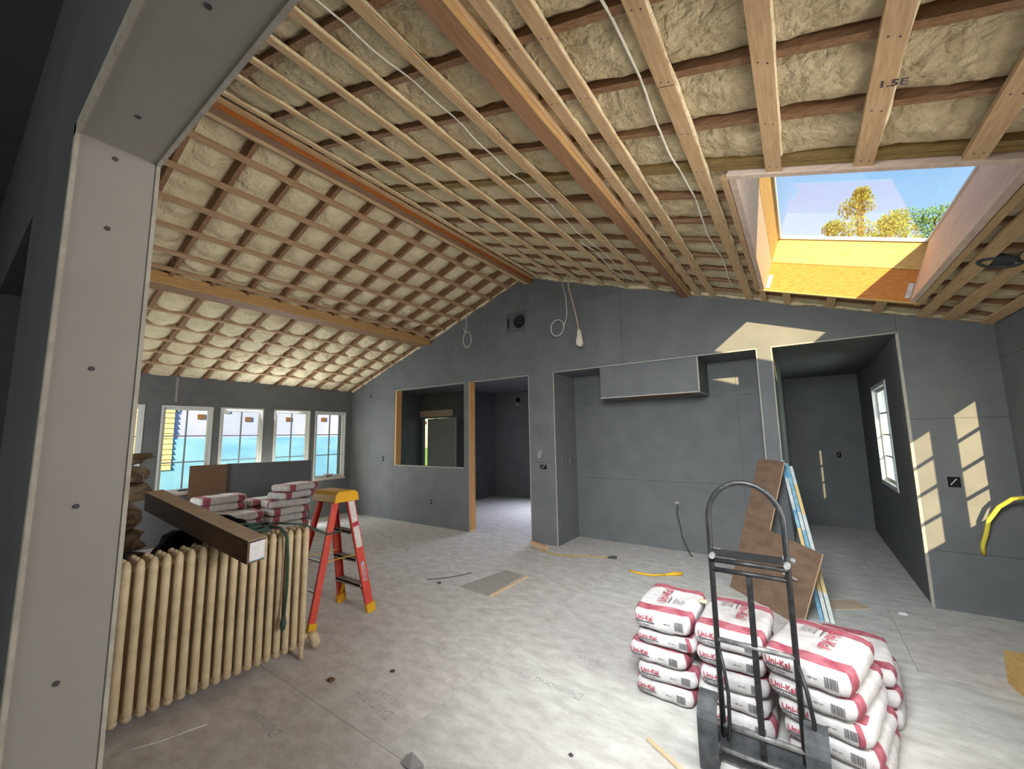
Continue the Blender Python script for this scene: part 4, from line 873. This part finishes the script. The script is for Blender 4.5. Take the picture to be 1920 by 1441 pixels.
for x in (xl, xr):
    MB().tube([(x, 0.0, 0.56), (x + 0.03, -0.045, 0.46), (x + 0.045, -0.07, 0.36), (x + 0.042, -0.075, 0.24), (x + 0.03, -0.06, 0.15)], 0.009, 8).build('wheel_bracket', M['black'], ht, smooth=True)
MB().tube([(-0.25, -0.035, 0.086), (0.25, -0.035, 0.086)], 0.010, 10).build('axle', M['worn'], ht, smooth=True)
for sx in (-1, 1):
    xc = sx * 0.215
    wmb = MB(); 
    prof = [(0.0, 0.022), (0.02, 0.028), (0.04, 0.020), (0.058, 0.026), (0.078, 0.030), (0.084, 0.020), (0.085, 0.0)]
    seg = 28; vs = []; full = prof + [(r0, -h0) for r0, h0 in prof[::-1][1:]]
    for r0, h0 in full:
        for q in range(seg): an = 2 * math.pi * q / seg; vs.append((h0, r0 * math.cos(an), r0 * math.sin(an)))
    fs = [(i * seg + q, i * seg + (q + 1) % seg, (i + 1) * seg + (q + 1) % seg, (i + 1) * seg + q) for i in range(len(full) - 1) for q in range(seg)]
    o = wmb.add(vs, fs).build('wheel', M['rubber'], ht, smooth=True); o.location = (xc, -0.035, 0.086)
    MB().disc((xc + sx * 0.0, -0.035, 0.086), (1, 0, 0), 0.022, 0.07, 12).build('hub', M['worn'], ht)
    g = MB(); w_ = 0.044
    arc = [(-0.128, 0.022), (-0.134, 0.12), (-0.134, 0.25), (-0.118, 0.285), (-0.085, 0.325), (-0.03, 0.335)]
    vs = []
    for (yy, zz) in arc: vs += [(xc - w_, yy, zz), (xc + w_, yy, zz), (xc + w_, yy + 0.004, zz - 0.004), (xc - w_, yy + 0.004, zz - 0.004)]
    fs = [(4 * i + q, 4 * i + (q + 1) % 4, 4 * i + 4 + (q + 1) % 4, 4 * i + 4 + q) for i in range(len(arc) - 1) for q in range(4)] + [(0, 1, 2, 3), tuple(len(vs) - 4 + q for q in range(4))]
    g.add(vs, fs).build('wheel_guard', M['rubber'], ht)
MB().box(-0.19, 0.19, 0.0, 0.006, 0.02, 0.16).build('toe_upright', M['rubber'], ht); bevel(MB().box(-0.19, 0.19, -0.0, 0.05, 0.004, 0.010).build('toe_plate', M['worn'], ht), 0.002)

# ------------------------------------------------------------------ leaning boards at the alcove pier
def plane_panel(name, label, cat, uv, th, m, medge, hole=None):
    """L-shaped board lying in the leaning plane; uv = list of 3D corner points (coplanar)"""
    base = tuple(uv[0]); t = thing(name, label, cat, (base[0], base[1], 0))
    pts = [Vector(p) for p in uv]; nrm = (pts[1] - pts[0]).cross(pts[2] - pts[0]).normalized()
    if nrm.y > 0: nrm = -nrm
    n = len(pts); vs = [p for p in pts] + [p - nrm * th for p in pts]
    fs = [tuple(range(n)), tuple(range(n, 2 * n))[::-1]]; mb = MB(); mb.add(vs, fs, 0); mb.add(vs, [(i, (i + 1) % n, n + (i + 1) % n, n + i) for i in range(n)], 1)
    mb.build('board', [M[m], M[medge]], t, loc=(base[0], base[1], 0)); return t, nrm
Lp = [(-0.742, 4.98, 0.002), (-0.126, 4.29, 0.002), (0.064, 4.429, 0.582), (-0.335, 4.909, 0.634), (-0.166, 5.124, 1.301), (-0.414, 5.391, 1.313)]
lb, ln = plane_panel('hardboard_offcut', 'brown L-shaped hardboard offcut leaning on the alcove pier', 'board', Lp, 0.012, 'hard', 'hardedge')
q0 = Vector((-0.10, 4.47, 0.33)) - Vector((-0.742, 4.98, 0))
MB().hexa([tuple(q0 + ln * 0.001 + Vector(d)) for d in ((-0.14, 0.08, 0.0), (-0.03, -0.035, -0.005), (-0.03, -0.035, 0.0), (-0.14, 0.08, 0.005), (-0.14, 0.08, 0.018), (-0.03, -0.035, 0.013), (-0.03, -0.035, 0.018), (-0.14, 0.08, 0.023))]).build('small_sticker', M['sticker'], lb)
# stack of sheets, edges visible
G3 = 'sheets leaning in a stack on the pier'
bx = [(0.0, 4.54), (0.037, 4.53), (0.074, 4.52)]; tx = [(-0.205, 5.36), (-0.168, 5.35), (-0.131, 5.34)]
for i in range(3):
    a = Vector((bx[i][0], bx[i][1], 0.002)); b = Vector((tx[i][0], tx[i][1], 1.30 - 0.03 * i)); wdir = Vector((-0.83, -0.1, 0)).normalized() * 0.14
    wd = Vector((0.95, -0.3, 0)).normalized() * 0.030
    t = thing('leaning_sheet', 'leaning sheet seen edge-on, %s of the stack beside the brown offcut' % ['left one', 'middle one', 'right one'][i], 'sheet', tuple(a), group=G3)
    ms = ['blueedge', 'whiteedge', 'tanedge', 'blueedge', 'whiteedge', 'blueedge']
    segs = [0, 0.16, 0.30, 0.52, 0.64, 0.86, 1.0]
    for k, (s0, s1) in enumerate(zip(segs, segs[1:])):
        p, q = (b - a) * s0, (b - a) * s1; mm = ms[(k + i) % 6] if i < 2 else ['whiteedge', 'tanedge', 'whiteedge', 'whiteedge', 'tanedge', 'whiteedge'][k]
        MB().hexa([p, p + wd, p + wd + wdir * -0.0 + Vector((0, 0.035, 0)), p + Vector((0, 0.035, 0)), q, q + wd, q + wd + Vector((0, 0.035, 0)), q + Vector((0, 0.035, 0))]).build('edge_tape', M[mm], t)
dk = thing('drywall_offcut', 'narrow dark drywall strip standing behind the brown offcut', 'panel', (-0.20, 5.0, 0))
MB().hexa([(-0.02, -0.20, 0), (0.10, -0.24, 0), (0.10, -0.22, 0), (-0.02, -0.18, 0), (-0.06, 0.385, 1.12), (0.02, 0.385, 1.10), (0.02, 0.400, 1.10), (-0.06, 0.400, 1.12)]).build('strip', M['drydark'], dk)

# ------------------------------------------------------------------ small things on the floor and wall
fp = thing('floor_patch', 'loose grey plywood patch lying on the middle of the floor', 'plywood', (-2.93, 3.76, 0))
MB().add([(-0.217, -0.317, 0), (0.20, -0.36, 0), (0.165, 0.32, 0), (-0.10, 0.374, 0), (-0.217, -0.317, 0.012), (0.20, -0.36, 0.012), (0.165, 0.32, 0.012), (-0.10, 0.374, 0.012)], [(0, 3, 2, 1), (4, 5, 6, 7), (0, 1, 5, 4), (1, 2, 6, 5), (2, 3, 7, 6), (3, 0, 4, 7)]).build('board', M['ply'], fp)
st_ = thing('wood_strip', 'thin pale wood strip along the right side of the plywood patch', 'wood scrap', (-2.70, 3.75, 0))
bevel(MB().box(-0.018, 0.012, -0.34, 0.34, 0.0, 0.02).build('strip', M['scrap'], st_), 0.002)
wbk = thing('wood_block', 'short wood block by the foot of the pier beside the alcove', 'wood scrap', (-3.24, 5.25, 0), math.radians(-22))
bevel(MB().box(-0.20, 0.17, -0.03, 0.03, 0, 0.045).build('block', M['strap'], wbk), 0.003)
def floor_cord(name, label, pts, r, m, plug=None):
    b = pts[0]; o = thing(name, label, 'cord', (b[0], b[1], 0)); MB().tube([(x, y, r + 0.001) for x, y in pts], r, 7).build('cord', M[m], o, smooth=True, loc=(b[0], b[1], 0))
    if plug: (x, y), (x2, y2) = pts[-1], plug; MB().tube([(x, y, 0.012), ((x + x2) / 2, (y + y2) / 2, 0.02), (x2, y2, 0.02)], 0.02, 8, radii=[0.01, 0.021, 0.019]).build('plug', M['yel' if m == 'yel' else 'rubber'], o, smooth=True, loc=(b[0], b[1], 0))
    return o
floor_cord('extension_cord', 'tan cord trailing from the wood block across the floor', [(-3.30, 5.12), (-3.15, 5.10), (-3.0, 5.06), (-2.83, 5.0), (-2.68, 5.05), (-2.5, 5.14), (-2.35, 5.20), (-2.2, 5.24)], 0.009, 'yel2', (-2.09, 5.28))
floor_cord('extension_cord', 'short bright yellow cord end on the floor before the alcove', [(-1.79, 4.90), (-1.70, 4.87), (-1.60, 4.86), (-1.50, 4.89), (-1.40, 4.97)], 0.011, 'yel', (-1.24, 5.08))
floor_cord('string', 'white string lying near the foot of the near pier', [(-3.05, 0.69), (-3.02, 0.78), (-2.97, 0.88), (-2.95, 0.97), (-2.92, 1.06)], 0.004, 'sticker')
floor_cord('wire_scrap', 'thin dark wire scrap left of the plywood patch', [(-3.62, 3.40), (-3.50, 3.52), (-3.40, 3.68), (-3.34, 3.85)], 0.004, 'rubber')
random.seed(21)
def crumb(label, x, y, s, m, cat='debris', group=None):
    blob('debris', m, (x, y, 0), (s, s * 0.8, s * 0.35), random.random() * 9, None, None, sub=2, amp=0.4); o = C.objects[-1]; tag(o, label, cat, group); return o
crumb('dark chip on the floor left of the plywood patch', -3.42, 3.40, 0.022, 'dark')
crumb('small dark chip alone on the near middle floor', -2.46, 2.00, 0.016, 'dark')
crumb('brown curl of debris near the radiator valve', -2.72, 1.70, 0.025, 'card')
crumb('tiny dark chip at the front of the floor', -1.09, 2.02, 0.012, 'dark')
crumb('white crumb on the floor by the hall corner', 0.60, 5.05, 0.035, 'labelm')
crumb('white crumb beyond the ladder on the open floor', -3.66, 3.86, 0.016, 'labelm')
crumb('small tan scrap resting between the left and middle sacks', -0.62, 3.03, 0.028, 'scrap').location.z = 0.505
ps = thing('paper_scrap', 'crumpled grey paper scrap at the very front of the floor', 'debris', (-1.73, 1.53, 0))
MB().add([(-0.05, -0.03, 0.001), (0.04, -0.04, 0.012), (0.06, 0.03, 0.004), (-0.04, 0.04, 0.018), (0.09, 0.0, 0.01)], [(0, 1, 3), (1, 2, 3), (1, 4, 2)]).build('scrap', M['greyink'], ps)
wd = thing('wood_scrap', 'pale scrap lying on the floor in front of the hand truck', 'wood scrap', (-0.69, 2.28, 0), math.radians(-30))
bevel(MB().box(-0.13, 0.10, -0.012, 0.012, 0, 0.012).build('stick', M['scrap'], wd), 0.002)
bl = thing('wood_block', 'pale wood block at the right edge beyond the sacks', 'wood scrap', (1.10, 4.0, 0), math.radians(8))
bevel(MB().box(-0.14, 0.16, -0.10, 0.12, 0, 0.20).build('block', M['pine'], bl), 0.004)
fs_ = thing('floor_scrap', 'flat pale cardboard scrap on the floor right of the leaning stack', 'debris', (0.20, 5.05, 0), math.radians(35))
MB().box(-0.16, 0.16, -0.10, 0.10, 0, 0.006).build('scrap', M['cardtop'], fs_)
# yellow hose looping out of the right wall area
hz = thing('yellow_hose', 'bright yellow cord arching against the wall at the right edge', 'hose', (1.22, 5.33, 0.5))
MB().tube([(0, 0.07, 0.02), (-0.005, 0.04, 0.10), (0.02, 0.0, 0.22), (0.04, -0.02, 0.33), (0.10, -0.06, 0.45), (0.17, -0.12, 0.53), (0.24, -0.22, 0.56), (0.26, -0.34, 0.55), (0.27, -0.42, 0.50)], 0.016, 9).build('hose', M['limeyel'], hz, smooth=True)
